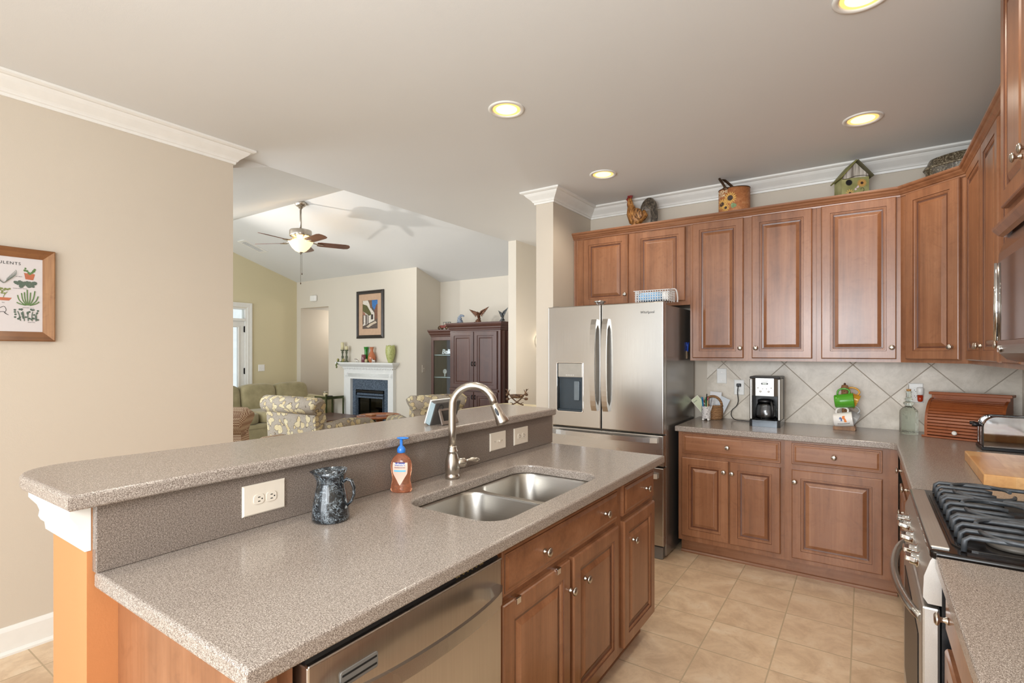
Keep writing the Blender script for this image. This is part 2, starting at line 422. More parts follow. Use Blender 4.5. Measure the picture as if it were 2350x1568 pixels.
# glazed exterior door with transom in the olive wall
GLASSPANE = glass('door_glass', '#eef4f2', .03)
def yzrings(y0, z0, y1, z1, prof, x):     # frame on a wall facing +x
    return MB().rings(y0, z0, y1, z1, prof, fill=False).tf(Matrix(((0, -1, 0, x), (1, 0, 0, 0), (0, 0, 1, 0), (0, 0, 0, 1))))
dr = struct('door_1', MB().box(HX-.08, -.43, .01, HX-.035, -.32, 1.965).box(HX-.08, .345, .01, HX-.035, .452, 1.965)
            .box(HX-.08, -.32, .01, HX-.035, .345, .25).box(HX-.08, -.32, 1.86, HX-.035, .345, 1.965), M_TRIM)
struct('door_casing', MB().box(HX, -.575, 0, HX+.02, -.5, 2.28).box(HX, .485, 0, HX+.02, .56, 2.28).box(HX, -.5, 2.205, HX+.02, .485, 2.28)
       .box(HX+.02, .535, 0, HX+.028, .56, 2.28).box(HX+.02, -.575, 2.258, HX+.028, .535, 2.28), M_TRIM, dr)
struct('door_jamb', MB().box(HX-.12, .455, 0, HX, .485, 2.2).box(HX-.12, -.5, 0, HX, -.455, 2.2).box(HX-.12, -.455, 2.17, HX, .455, 2.2)
       .box(HX-.12, -.455, 1.968, HX+.005, .455, 2.01), M_TRIM, dr)
struct('glass_pane', MB().box(HX-.062, -.32, .25, HX-.054, .345, 1.86), GLASSPANE, dr)
struct('transom_pane', MB().box(HX-.062, -.455, 2.01, HX-.054, .455, 2.17), GLASSPANE, dr)
struct('glazing_bead', yzrings(-.345, .225, .37, 1.885, [(0, 0), (0, .008), (.02, .008), (.025, 0)], HX-.035), M_TRIM, dr)
for z in (.25, 1.06, 1.78):
    struct('hinge', MB().box(HX-.034, .44, z, HX-.02, .462, z+.10).cyl((HX-.018, .456, z-.004), .007, .108, 'z', 8), M_DARK, dr)

def wallplate(name, label, W, H, loc, rz, kind, mat=M_PLATE, horiz=False, group=None, toggles=1):
    t = thing(name, label, 'outlet' if 'outlet' in kind or kind == 'both' else 'switch' if kind == 'switch' else 'plate', loc, rz, group)
    mesh('cover_plate', MB().rings(-W/2, -H/2, W/2, H/2, [(0, 0), (0, .003), (.004, .0065), (W*.03+.004, .0065)]), mat, t)
    def rec(cx, cz, h):
        for k in (-1, 1):
            ox, oz = (k*.0195, 0) if h else (0, k*.0195)
            r = mesh('receptacle', plate(rrect(-.0165, -.0145, .0165, .0145, .010), [], .003, .0008, 1, M=T(cx+ox, -.0062, cz+oz) @ FRONT), mat, t)
            for q in (-1, 1):
                if h: mesh('slot', MB().box(cx+ox-.0035, -.0096, cz+oz+q*.006-.0012, cx+ox+.0035, -.0090, cz+oz+q*.006+.0012), M_DARK, r)
                else: mesh('slot', MB().box(cx+ox+q*.006-.0012, -.0096, cz+oz-.0035, cx+ox+q*.006+.0012, -.0090, cz+oz+.0035), M_DARK, r)
            mesh('ground_hole', MB().cyl((cx+ox+(.009 if h else 0), -.0096, cz+oz-(0 if h else .009)), .0022, .0008, 'y', 8), M_DARK, r)
    if kind == 'outlet': rec(0, 0, horiz)
    if kind == 'switch':
        for i in range(toggles):
            cx = (i-(toggles-1)/2)*.046
            mesh('toggle', MB().box(cx-.005, -.008, -.010, cx+.005, -.0064, .010).box(cx-.0035, -.016, -.001, cx+.0035, -.007, .006, .001, 1) if not horiz else
                 MB().box(cx-.010, -.008, -.005, cx+.010, -.0064, .005).box(cx-.001, -.016, -.0035, cx+.007, -.007, .0035, .001, 1), mat, t)
    if kind != 'outlet':
        for q in (-1, 1): mesh('screw', MB().cyl((q*.03 if horiz else 0, -.0075, 0 if horiz else q*.03), .0025, .001, 'y', 8), NICKEL, t)
    return t
# on the bar's splash (faces +x)
SX = -2.2845
wallplate('electrical_outlet', 'large almond outlet plate on bar face behind the dark pitcher', .133, .090, (SX, -3.462, 1.0), pi/2, 'outlet', horiz=True)
wallplate('light_switch', 'almond single toggle switch plate on bar face beyond the faucet', .131, .087, (SX, -2.266, 1.0), pi/2, 'switch', horiz=True)
wallplate('electrical_outlet', 'almond outlet plate at far end of bar face by refrigerator', .131, .087, (SX, -2.06, .998), pi/2, 'outlet', horiz=True)
# on the backsplash (faces -y)
wallplate('blank_plate', 'shiny plain metal-screwed plate high on backsplash above the pen basket', .074, .118, (-1.728, -.0085, 1.247), 0, 'plate', M_WHITE)
t = wallplate('electrical_outlet', 'white outlet with a black plug in it, left of coffee maker', .074, .118, (-1.60, -.0085, 1.162), 0, 'outlet', M_WHITE)
tb = wallplate('electrical_outlet', 'white outlet behind glass bottle holding red plug-in freshener', .080, .128, (-.517, -.0085, 1.166), 0, 'outlet', M_WHITE)
wallplate('light_switch', 'double white switch plate on olive wall beside the glazed door', .116, .116, (HX, .741, 1.157), pi/2, 'switch', M_WHITE, toggles=2)
wallplate('light_switch', 'small almond switch plate on wall left of the dark armoire', .072, .116, (-6.49, 1.58, 1.176), pi/2, 'switch')
# doorbell chime on the fireplace wall
t = thing('door_chime', 'small white box mounted high on wall over hallway opening', 'chime', (-9.05, YF, 2.41))
mesh('housing', MB().box(-.085, -.05, -.055, .085, 0, .055, .02, 3), M_WHITE, t)
# ceiling vent lying in the sloped ceiling
ang = math.atan(SL)
t = thing('ceiling_vent', 'white rectangular air vent in the sloped ceiling left of fan', 'vent', (-8.91, .20, zz(.20)-.001), tilt=(-ang, 0, 0))
mesh('frame', plate([(-.10, -.20), (.10, -.20), (.10, .20), (-.10, .20)], [[(-.065, -.165), (.065, -.165), (.065, .165), (-.065, .165)]], .012, M=T(0, 0, -.012)), M_TRIM, t)
sl = MB()
for i in range(12): sl.add(MB().box(-.065, -.001, -.007, .065, .001, .007).rot(.7, 'X').mv(0, -.15+i*.0273, -.008))
mesh('slats', sl, simple('vent_slats', '#c9c7c2', .5), t)
mesh('duct_shade', MB().box(-.065, -.165, -.0015, .065, .165, -.0008), simple('duct_shadow', '#55534e', .8), t)  # dark sheet painting the shade behind the slats, no duct built

# recessed ceiling lights
def can(x, y, label, n):
    t = thing('recessed_light', label, 'ceiling light', (x, y, C), 0, None)
    mesh('trim_ring', MB().lathe([(.073, .06), (.075, -.001), (.079, -.006), (.092, -.007), (.098, -.003), (.098, -.0003)], n=40, cap=False), M_TRIM, t)
    mesh('reflector', MB().lathe([(.0735, -.0015), (.068, .006), (.066, .0)], n=40, cap=False), emit('lamp_reflector', '#ffe09a', .75) if 'lamp_reflector' not in MATS else MATS['lamp_reflector'], t)
    mesh('bulb_face', MB().lathe([(.058, -.0026), (.0, -.0032)], n=40, cap=False), MATS['bulb'], t)
    mesh('inner_baffle', MB().lathe([(.0735, -.0012), (.058, -.0026)], n=40, cap=False), MATS['lamp_reflector'], t)
    point('recessed_light_beam', (x, y, C-.02), 18, .06, (1, .90, .76), 150)
MATS['lamp_reflector'] = emit('lamp_reflector', '#ffd27c', .92)
MATS['bulb'] = emit('lamp_face', '#fff0bc', 1.35)
labs = ['recessed light over the island sink, nearest the ceiling edge', 'smallest recessed light, in front of the fridge cabinet', 'recessed light near the corner above the wall cabinets',
        'recessed light cut by the top edge above the range', None, None]
for (x, y), lb in zip(LAMPS, labs):
    if lb: can(x, y, lb, 0)
    else: point('recessed_light_beam', (x, y, C-.02), 18, .06, (1, .90, .76), 150)

# ================================================================== CABINETS
DOOR = [(0, 0), (0, .014), (.003, .018), (.006, .020), (.050, .020), (.052, .0165), (.058, .0165), (.060, .0145), (.064, .0145), (.067, .010), (.076, .009), (.094, .0175), (.097, .018)]
DRAW = [(0, 0), (0, .011), (.003, .0135), (.010, .0135), (.012, .0155), (.016, .0155), (.026, .020)]
def glaze(o, x0, z0, x1, z1, bands):
    """dark glaze wiped into the grooves of a door front"""
    o.data.materials.append(GLAZED)
    for f in o.data.polygons:
        c = f.center; ins = min(c.x-x0, x1-c.x, c.z-z0, z1-c.z)
        if any(a <= ins <= b for a, b in bands): f.material_index = 1
def knob_mb(x, y, z, s=1.):
    return MB().lathe([(.0, -.028*s), (.010*s, -.0275*s), (.0145*s, -.0245*s), (.0155*s, -.021*s), (.013*s, -.0185*s), (.0062*s, -.016*s), (.0055*s, -.008*s), (.0085*s, -.004*s), (.009*s, 0)], (x, y, z), 18, 'y')
def shell(W, D, z0, z1, toe):
    """cabinet box with an open face frame look: carcass behind a frame"""
    return MB().box(0, .019, z0, W, D, z1).box(0, .0, z0, W, .019, z1)
def cabinet(name, label, loc, rz, W, D, z0, z1, doors=(), drawers=(), toe=False, group=None, open_top=None, knob=True, dy=0., body=None, hw=WOODH):
    t = thing(name, label, 'cabinet', loc, rz, group)
    if body is None:
        b = MB()
        if open_top is not None:   # panels only, leaves room for the sink bowls
            b.box(0, 0, z0, W, .019, z1).box(0, .019, z0, .018, D, z1).box(W-.018, .019, z0, W, D, z1).box(.018, .019, z0, W-.018, D, z0+.018).box(.018, D-.01, z0, W-.018, D, z1)
        else: b.box(0, 0, z0, W, D, z1)
        body = b
    mesh('carcass', body, WOOD, t)
    if toe:
        mesh('toe_kick', MB().box(0, .078, .0, W, .095, z0), WOODH, t)
        mesh('shoe_moulding', MB().prism([(.078, .0), (.062, .0), (.062, .008), (.068, .017), (.078, .02)], 0, W, 'x'), WOODH, t)
    for d in doors:
        x0, x1, a, b_ = d[:4]
        o = mesh('door', MB().rings(x0, a, x1, b_, DOOR, dy), WOOD, t); glaze(o, x0, a, x1, b_, ((.0495, .0525), (.0595, .0610), (.0655, .0775)))
        if len(d) > 4 and d[4] is not None: mesh('knob', knob_mb(d[4], dy-.020, d[5]), NICKEL, o)
    for d in drawers:
        x0, x1, a, b_ = d[:4]
        o = mesh('drawer', MB().rings(x0, a, x1, b_, DRAW, dy), hw, t); glaze(o, x0, a, x1, b_, ((.0095, .0125),))
        for kx in d[4:]: mesh('knob', knob_mb(kx, dy-.020, (a+b_)/2), NICKEL, o)
    return t
# --- back wall base run
cabinet('base_cabinet', 'base cabinet beside the refrigerator, two doors under one wide drawer', (-1.890, -.61, 0), 0, .674, .605, .108, .876,
        [(.025, .3385, .143, .696, .310, .625), (.345, .651, .143, .696, .362, .622)], [(.029, .651, .722, .862, .333)], True)
cabinet('base_cabinet', 'base cabinet with one wide door and drawer near the kitchen corner', (-1.216, -.61, 0), 0, .581, .605, .108, .876,
        [(.040, .508, .136, .694, .058, .620)], [(.040, .507, .728, .862, .268)], True)
# --- right wall base run (faces -x): local x runs toward the camera
RB = -pi/2
mk = lambda y: (-.61, y, 0)
cabinet('base_cabinet', 'base cabinet left of the range under the toaster and cutting board', mk(-.635), RB, .91, .605, .108, .876,
        [(.03, .44, .136, .694, .41, .62), (.46, .87, .136, .694, .50, .62)], [(.03, .87, .728, .862, .21, .68)], True, hw=WOODY)
cabinet('base_cabinet', 'narrow base cabinet squeezed against the far side of the range', mk(-1.546), RB, .310, .605, .108, .876,
        [(.02, .29, .136, .694, .05, .62)], [(.02, .29, .728, .862, .155)], True, hw=WOODY)
cabinet('base_cabinet', 'base cabinet right of the range under the near speckled counter', mk(-2.626), RB, .92, .605, .108, .876,
        [(.02, .45, .136, .694, .40, .62), (.47, .90, .136, .694, .50, .62)], [(.02, .45, .728, .862, .10), (.47, .90, .728, .862, .685)], True, hw=WOODY)
# --- island run (faces +x)
IB = pi/2
cabinet('base_cabinet', 'sink base cabinet in the island with false drawer and two doors', (-1.685, -3.122, 0), IB, .914, .60, .108, .876,
        [(.032, .448, .130, .690, .44, .585), (.474, .890, .130, .690, .558, .585)], [(.032, .890, .712, .850, .262, .742)], True, open_top=1, hw=WOODY)
cabinet('base_cabinet', 'narrow end cabinet of island nearest the refrigerator with drawer and door', (-1.685, -2.206, 0), IB, .450, .60, .108, .876,
        [(.036, .432, .130, .690, .13, .585)], [(.036, .432, .712, .850, .30)], True, hw=WOODY)
# over-door towel bar hooks on the first sink door
for k, y in enumerate((-3.015, -2.765)):
    o = mesh('towel_hook', MB().box(-1.664, y-.011, .672, -1.6615, y+.011, .6925).box(-1.6645, y-.011, .690, -1.6615, y+.011, .6925).box(-1.685, y-.011, .6905, -1.6615, y+.011, .693), CHROME)
    tag(o, ['steel over-door hook at left on the island door next to dishwasher', 'steel over-door hook at right on the island door, nearer the knob'][k], 'hook')
# island end panel and filler left of the dishwasher
t = thing('end_panel', 'wooden end panel of island under the counter, left of dishwasher', 'panel', (-2.36, -3.82, 0))
mesh('panel', MB().box(0, 0, 0, .70, .02, .876), WOOD, t)
mesh('stile', MB().box(-.0, -.008, 0, .035, 0, .876).box(.033, -.004, 0, .045, 0, .876), WOOD, t)
mesh('filler', MB().box(.64, .02, .0, .685, .06, .876), WOOD, t)

# --- upper cabinets, back wall (front plane y=-.33)
UZ, UT = 1.372, 2.42
cabinet('upper_cabinet', 'short two-door wall cabinet above the refrigerator', (-2.866, -.33, 0), 0, .980, .325, 1.795, UT,
        [(.095, .494, 1.828, 2.388, .472, 1.903), (.550, .948, 1.828, 2.388, .575, 1.903)])
mesh('corner_post', MB().prism([(0, -.006), (.01, 0), (.014, -.006), (.02, 0), (.026, -.006), (.034, 0), (.034, .004), (0, .004)], 1.795, UT, 'z').mv(-2.866, -.33, 0), WOOD, bpy.data.objects['upper_cabinet'], w=True)
cabinet('upper_cabinet', 'tall two-door wall cabinet between refrigerator and single-door cabinet', (-1.885, -.33, 0), 0, .824, .325, UZ, UT,
        [(.020, .376, 1.392, 2.396, .356, 1.464), (.430, .801, 1.392, 2.396, .458, 1.464)])
cabinet('upper_cabinet', 'tall single-door wall cabinet left of the angled corner cabinet', (-1.060, -.33, 0), 0, .450, .325, UZ, UT,
        [(.028, .428, 1.392, 2.396, .405, 1.464)])
# diagonal corner
t = cabinet('corner_cabinet', 'angled corner wall cabinet with one raised-panel door', (-.61, -.33, 0), -pi/4, .396, .3, UZ, UT,
            [(.045, .362, 1.392, 2.396, .325, 1.464)],
            body=MB().prism([(-.0, 0), (.396, 0), (.624, .228), (.198, .650), (-.2275, .2275)], UZ, UT))
for _c in list(t.children_recursive): _c.data.transform(Matrix.Rotation(-pi/4, 4, 'Z'))
t.rotation_euler = (0, 0, 0)
# --- right wall uppers (face -x)
cabinet('upper_cabinet', 'two-door wall cabinet on the right wall next to angled corner', (-.33, -.612, 0), RB, .912, .318, UZ, UT,
        [(.075, .500, 1.392, 2.396, .478, 1.464), (.508, .862, 1.392, 2.396, .530, 1.464)])
cabinet('upper_cabinet', 'narrow wall cabinet between the two-door one and microwave', (-.33, -1.525, 0), RB, .332, .318, UZ, UT,
        [(.02, .31, 1.392, 2.396, .05, 1.464)])
cabinet('upper_cabinet', 'raised cabinet directly above the microwave, cut by right edge', (-.387, -1.860, 0), RB, .76, .38, 1.86, C-.004,
        [(.035, .375, 1.93, C-.06, .335, 2.02), (.385, .725, 1.93, C-.06, .42, 2.02)])
# wood crown, continuous over the run, and moulding under the microwave cabinet
cc = [(0, 2.395), (.006, 2.395), (.008, 2.404), (.014, 2.408), (.017, 2.414), (.026, 2.424), (.030, 2.432), (.036, 2.436), (.040, 2.442), (.040, 2.452), (.0, 2.452)]
tag(mesh('cabinet_crown', MB().sweep(cc, [(-2.866, -.012), (-2.866, -.331), (-.61, -.331), (-.331, -.612), (-.331, -1.856)]), WOODH), 'stained crown moulding running along the tops of the wall cabinets', 'moulding')
lr = [(0, 1.862), (.004, 1.838), (.016, 1.846), (.030, 1.866), (.032, 1.874), (0, 1.878)]
mesh('light_rail', MB().sweep(lr, [(-.33, -1.859), (-.388, -1.859), (-.388, -2.62)]), WOODY, bpy.data.objects['upper_cabinet.005'], w=True)


# ================================================================== COUNTERS
RR = rrect
ct = plate([(-1.905, -.0015), (-1.905, -.645), (-.675, -.645), (-.655, -.655), (-.645, -.675), (-.645, -1.858), (-.0015, -1.858), (-.0015, -.0015)], [], .038, .006, 2, M=T(0, 0, .876))
tag(mesh('countertop', ct, STONE), 'L-shaped speckled taupe countertop along back wall and right corner', 'countertop')
ct = plate([(-.645, -2.626), (-.645, -3.9), (-.0015, -3.9), (-.0015, -2.626)], [], .038, .006, 2, M=T(0, 0, .876))
tag(mesh('countertop', ct, STONE), 'speckled countertop piece in the near right corner beside the range', 'countertop')
# island top with the sink cut-out (one outline narrowing between the bowls)
def bowl(x0, y0, x1, y1, r): return rrect(x0, y0, x1, y1, r, 8)
SXa, SXb = -2.120, -1.722
hole = rrect(SXa, -3.058, SXb+.004, -2.298, .085, 10)
ct = plate([(-2.30, -3.870), (-1.628, -3.870), (-1.628, -1.738), (-2.30, -1.738)], [hole], .038, .007, 2, M=T(0, 0, .876))
isl = tag(mesh('island_countertop', ct, STONE), 'long speckled island countertop with the sink set into it', 'countertop')
# low bar wall, its splash, the raised bar top
struct('wall_bar', MB().box(-2.585, -3.873, 0, -2.31, -1.70, 1.078), M_ORANGE)
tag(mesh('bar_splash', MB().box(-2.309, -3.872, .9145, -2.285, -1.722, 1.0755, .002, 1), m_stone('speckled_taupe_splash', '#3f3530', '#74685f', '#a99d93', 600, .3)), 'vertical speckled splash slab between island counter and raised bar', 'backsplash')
bar = [(-2.25, -3.933), (-2.58, -3.937)]+[(-2.59-.122*sin(a), -3.815-.122*cos(a)) for a in [pi/2*k/9 for k in range(10)]]+[(-2.709, -3.76), (-2.700, -3.68), (-2.686, -3.58), (-2.672, -3.48), (-2.660, -3.36), (-2.652, -3.25), (-2.648, -3.1), (-2.648, -1.71), (-2.245, -1.752)]
tag(mesh('bar_counter', plate(bar, [], .037, .009, 3, M=T(0, 0, 1.0785)), STONE), 'raised speckled bar ledge with a rounded near corner', 'countertop')
cap = [(0, .965), (.012, .965), (.014, .985), (.020, .990), (.024, 1.0), (.022, 1.015), (.026, 1.03), (.036, 1.045), (.040, 1.052), (.040, 1.077), (0, 1.077)]
mesh('bar_moulding', MB().sweep(cap, [(-2.586, -1.699), (-2.586, -3.874), (-2.3095, -3.874)][::-1], caps=True) if False else
     MB().sweep(cap, [(-2.586, -1.75), (-2.586, -3.874), (-2.3095, -3.874)], caps=True), M_TRIM, bpy.data.objects['wall_bar'], w=True, kind='structure')
mesh('bar_moulding', MB().sweep(cap, [(-2.3095, -1.699), (-2.586, -1.699)], caps=True), M_TRIM, bpy.data.objects['wall_bar'], w=True, kind='structure')
mesh('post_corner', MB().box(-2.372, -3.882, 0, -2.31, -3.873, .964), M_ORANGE, bpy.data.objects['wall_bar'], w=True, kind='structure')

# ================================================================== SINK AND FAUCET
t = thing('kitchen_sink', 'double-bowl undermount stainless sink in the island counter', 'sink', (-1.92, -2.68, .876))
def sinkbowl(x0, y0, x1, y1, dep):
    t_ = MB(); N = 40; prof = [(0, 0), (.002, -.006), (.004, -dep+.05), (.012, -dep+.02), (.035, -dep+.003), (.07, -dep)]
    rows = []
    for ins, z in prof:
        r = max(.085-ins*.4, .03); rows.append([(px, py, z+.8725) for px, py in rrect(x0+ins, y0+ins, x1-ins, y1-ins, r, 8)])
    n = len(rows[0]); vs = [p for r in rows for p in r]
    fs = [(k*n+i, k*n+(i+1) % n, (k+1)*n+(i+1) % n, (k+1)*n+i) for k in range(len(rows)-1) for i in range(n)]
    _, F = t_._add(vs, fs, True); t_._add(rows[-1], [tuple(range(n))])
    return t_
mesh('basin', sinkbowl(SXa+.002, -2.664, SXb-.002, -2.303, .19), SINKS, t, w=True, label='far basin')
mesh('basin', sinkbowl(SXa+.001, -3.054, SXb+.004, -2.690, .20), SINKS, t, w=True, label='near basin')
mesh('flange', plate(rrect(SXa-.02, -3.078, SXb+.022, -2.280, .09, 8), [rrect(SXa+.002, -2.664, SXb-.002, -2.303, .085, 10), rrect(SXa+.001, -3.054, SXb+.004, -2.690, .085, 10)], .004, .0015, 1, M=T(0, 0, .8715)), SINKS, t, w=True)
for y in (-2.48, -2.87): mesh('drain', MB().lathe([(.045, .0), (.04, .003), (.03, .001), (0, .001)], (-1.92, y, .688 if y > -2.6 else .678), 24), CHROME, t, w=True)

fx, fy = -2.205, -2.695
t = thing('kitchen_faucet', 'tall brushed-nickel gooseneck faucet behind the sink', 'faucet', (fx, fy, .914))
mesh('body', MB().lathe([(.0295, 0), (.0295, .012), (.027, .015), (.0265, .022), (.029, .026), (.0305, .05), (.0285, .075), (.022, .098), (.0195, .106), (.0225, .110), (.0225, .114), (.0195, .118), (.0175, .128), (.0165, .135)], n=28), NICKEL, t)
D = Vector((.82, .42, 0)).normalized(); gp = [Vector((0, 0, .12)), Vector((0, 0, .2)), Vector((0, 0, .275))]
rr_ = .088
for i in range(1, 15): a = pi*i/15*1.02; gp.append(Vector((0, 0, .295))+D*(rr_*(1-cos(a)))+Vector((0, 0, rr_*sin(a))))
mesh('spout', MB().tube(gp, .0155, 16), NICKEL, t)
e = gp[-1]; dd = (gp[-1]-gp[-2]).normalized(); dd = (dd+D*.22).normalized()
hp = [e+dd*k for k in (0, .003, .02, .05, .078, .088)]
mesh('spray_head', MB().tube(hp, [.0162, .0168, .0185, .0215, .0275, .0265], 20), NICKEL, t)
side = D.cross(Vector((0, 0, 1)))
hs = MB().ell((0, 0, 0), (.007, .006, .02), 12, 8); hs.tf(Matrix.Translation(e+dd*.035+side*.0175) @ dd.to_track_quat('Z', 'Y').to_matrix().to_4x4())
mesh('spray_button', hs, simple('dark_grey_rubber', '#3c4046', .5), t)
H = Vector((.55, .83, 0)).normalized()
hd = MB().tube([Vector((0, 0, .062))+H*k for k in (.02, .03, .048, .056, .058)], [.0185, .020, .020, .017, .012], 18)
hd.tube([Vector((0, 0, .066))+H*.054, Vector((0, 0, .070))+H*.068, Vector((0, 0, .072))+H*.085, Vector((0, 0, .068))+H*.108, Vector((0, 0, .066))+H*.118], [.006, .0055, .0085, .0095, .004], 12)
mesh('lever', hd, NICKEL, t)

# ================================================================== APPLIANCES
def bowbar(p0, p1, out, bow, w, th, n=14, up=(0, 0, 1), e=.03):
    """flat bar handle bowed outward; p0,p1 feet on the face, out = unit outward"""
    p0, p1, out = Vector(p0), Vector(p1), Vector(out); pts = []
    for i in range(n+1):
        s_ = i/n; pts.append(p0.lerp(p1, s_)+out*(bow*(1-(2*s_-1)**2)**.6 if 0 < s_ < 1 else 0))
    return pts
def flatbar(a0, a1, out, bow, th, w0, w1, plane, n=18, foot=.0):
    """squared bar handle: bowed profile (along, out) extruded across its width"""
    s_ = [i/n for i in range(n+1)]; f = lambda k: .008+bow*(1-(2*k-1)**2)**.55
    o_ = [(a0+(a1-a0)*k, out[0]+out[1]*(f(k)+th)) for k in s_]; i_ = [(a0+(a1-a0)*k, out[0]+out[1]*(f(k) if .06 < k < .94 else 0)) for k in s_]
    return o_+i_[::-1]
# ---- refrigerator
t = thing('refrigerator', 'stainless french-door refrigerator with water dispenser', 'refrigerator', (-2.38, -.765, 0))
FY = -.83
W_ = True
mesh('body', MB().box(-2.832, -.765, .02, -1.928, -.06, 1.765, .006, 2), simple('fridge_side_paint', '#8c8a87', .22, .75, .02), t, w=W_)
mesh('base_grille', MB().box(-2.80, -.79, .0, -1.945, -.70, .085, .006, 2), M_GREY, t, w=W_)
def slab(x0, z0, x1, z1, holes=()):
    return plate([(x0, z0), (x1, z0), (x1, z1), (x0, z1)], holes, .060, .007, 3, M=T(0, FY+.060, 0) @ FRONT)
ld = mesh('door', slab(-2.835, .872, -2.3915, 1.783, [rrect(-2.755, .985, -2.537, 1.355, .012, 4)]), STEELV, t, w=W_)
rd = mesh('door', slab(-2.3845, .872, -1.927, 1.783), STEELV, t, w=W_)
md = mesh('drawer', slab(-2.835, .652, -1.927, .862), STEEL, t, w=W_)
bd = mesh('freezer_drawer', slab(-2.835, .105, -1.927, .640), STEEL, t, w=W_)
disp = mesh('dispenser', MB().box(-2.752, -.79, .985, -2.540, -.7655, 1.355).box(-2.75, FY+.004, 1.245, -2.542, -.79, 1.352, .003), simple('dispenser_panel', '#a9a69f', .3, .5), ld, w=W_)
mesh('recess', MB().box(-2.75, FY+.012, 1.236, -2.542, -.792, 1.246).box(-2.75, -.800, .99, -2.542, -.792, 1.236).box(-2.75, FY+.006, .988, -2.542, -.792, 1.0), simple('recess_slate', '#39444d', .3, .3), ld, w=W_)
mesh('dispenser_frame', plate(rrect(-2.762, .978, -2.530, 1.362, .016, 4), [rrect(-2.753, .987, -2.539, 1.353, .010, 4)], .004, .0015, 1, M=T(0, FY+.001, 0) @ FRONT), CHROME, ld, w=W_)
mesh('paddle', plate(rrect(-2.618, 1.07, -2.575, 1.215, .006, 4), [], .012, .002, 1, M=T(0, -.801, 0) @ FRONT), simple('paddle_grey', '#6f7a82', .3, .3), ld, w=W_)
mesh('control_icons', lettering('o o o o o', .018, .0003, M=T(-2.646, FY+.0025, 1.262) @ FRONT), M_WHITE, ld, w=W_)
for par, x in ((ld, -2.434), (rd, -2.344)):
    mesh('handle', MB().prism([(b, a) for a, b in flatbar(1.675, 1.005, (FY, -1), .040, .013, 0, 0, 'yz')], x-.021, x+.021, 'x'), STEELV, par, w=W_)
mesh('handle', MB().prism(flatbar(-2.79, -1.965, (FY, -1), .040, .013, 0, 0, 'xy'), .812, .846, 'z'), STEEL, md, w=W_)
mesh('handle', MB().prism(flatbar(-2.79, -1.965, (FY, -1), .040, .013, 0, 0, 'xy'), .568, .602, 'z'), STEEL, bd, w=W_)
mesh('nameplate', lettering('Whirlpool', .024, .0008, .0003, M=T(-2.040, FY-.0005, 1.712) @ FRONT), simple('silver_lettering', '#4e4c49', .3, .6), rd, w=W_)
for x in (-2.79, -1.975): mesh('hinge_cover', MB().box(x-.03, -.80, 1.766, x+.03, -.70, 1.79, .008, 2), M_GREY, t, w=W_)
# ---- dishwasher
DY0, DY1 = -3.750, -3.134
t = thing('dishwasher', 'stainless dishwasher set into the island below the counter', 'dishwasher', (-1.64, -3.44, 0))
mesh('tub', MB().box(-2.25, DY0+.006, .10, -1.70, DY1-.006, .868), M_DARK, t, w=W_)
DX = -1.643
d = mesh('door', MB().box(-1.70, DY0, .125, DX, DY1, .852, .004, 2), m_steel('brushed_dishwasher_steel', '#ccc6be', .3, 2), t, w=W_)
mesh('control_strip', MB().prism([(-1.70, .8525), (-1.652, .8525), (-1.66, .868), (-1.70, .872)], DY0+.003, DY1-.003, 'y').tf(Matrix.Identity(4)), M_BLACK, d, w=W_)
mesh('strip_edge', MB().box(-1.6535, DY0, .848, -1.6405, DY1, .8545, .002, 1), STEEL, d, w=W_)
mesh('control_marks', lettering('oo  o  o  o  o  oo', .016, .0002, M=T(-1.6575, -3.26, .8615) @ Matrix.Rotation(pi/2, 4, 'Z') @ Matrix.Rotation(radians(40), 4, 'X')), simple('gold_print', '#b49a58', .5), d, w=W_)
hb = [Vector((DX-.002, DY1-.03-(DY1-DY0-.06)*i/18, .775-.018*sin(pi*i/18))) + Vector((.058*sin(pi*i/18)**.8 if 0 < i < 18 else 0, 0, 0)) for i in range(19)]
mesh('handle', MB().prism([(b, a) for a, b in flatbar(DY0+.03, DY1-.02, (DX, 1), .048, .010, 0, 0, 'xy')], .753, .788, 'z'), STEEL, d, w=W_)
mesh('vent', plate(rrect(DY0+.07, .775, DY0+.165, .808, .005, 3), [], .003, .001, 1, M=T(DX, 0, 0) @ YZ), M_GREY, d, w=W_)
for z in (.782, .797): mesh('vent_slot', MB().box(DX+.0025, DY0+.074, z, DX+.0036, DY0+.161, z+.004), M_DARK, d, w=W_)
mesh('kick_plate', MB().box(-1.76, DY0, .0, -1.745, DY1, .12), M_BLACK, t, w=W_)
# ---- gas range
RY0, RY1 = -2.618, -1.862
t = thing('gas_range', 'stainless gas range with black cast-iron grates, cut by right edge', 'range', (-.34, -2.24, 0))
mesh('body', MB().box(-.632, RY0, .04, -.03, RY1, .895), simple('black_speckled_enamel', '#15171a', .3, 0, .5, 300), t, w=W_)
cook = MB().box(-.655, RY0+.001, .897, -.025, RY1-.001, .922, .010, 3)
cook = plate(rrect(-.655, RY0+.001, -.025, RY1-.001, .02, 4), [], .026, .008, 3, M=T(0, 0, .897))
RSTEEL = m_steel('range_steel', '#c4c1bc', .42, 1)
ENAMEL = simple('black_glass_enamel', '#1a1614', .12, .1, .3, 30)
mesh('cooktop', cook, ENAMEL, t, w=W_)
mesh('cooktop_rim', plate(rrect(-.605, RY0+.05, -.07, RY1-.05, .05, 6), [rrect(-.593, RY0+.062, -.082, RY1-.062, .045, 6)], .006, .002, 1, M=T(0, 0, .9215)), ENAMEL, t, w=W_)
mesh('front_trim', MB().box(-.652, RY0+.035, .9215, -.612, RY1-.035, .9275, .002, 1), RSTEEL, t, w=W_)
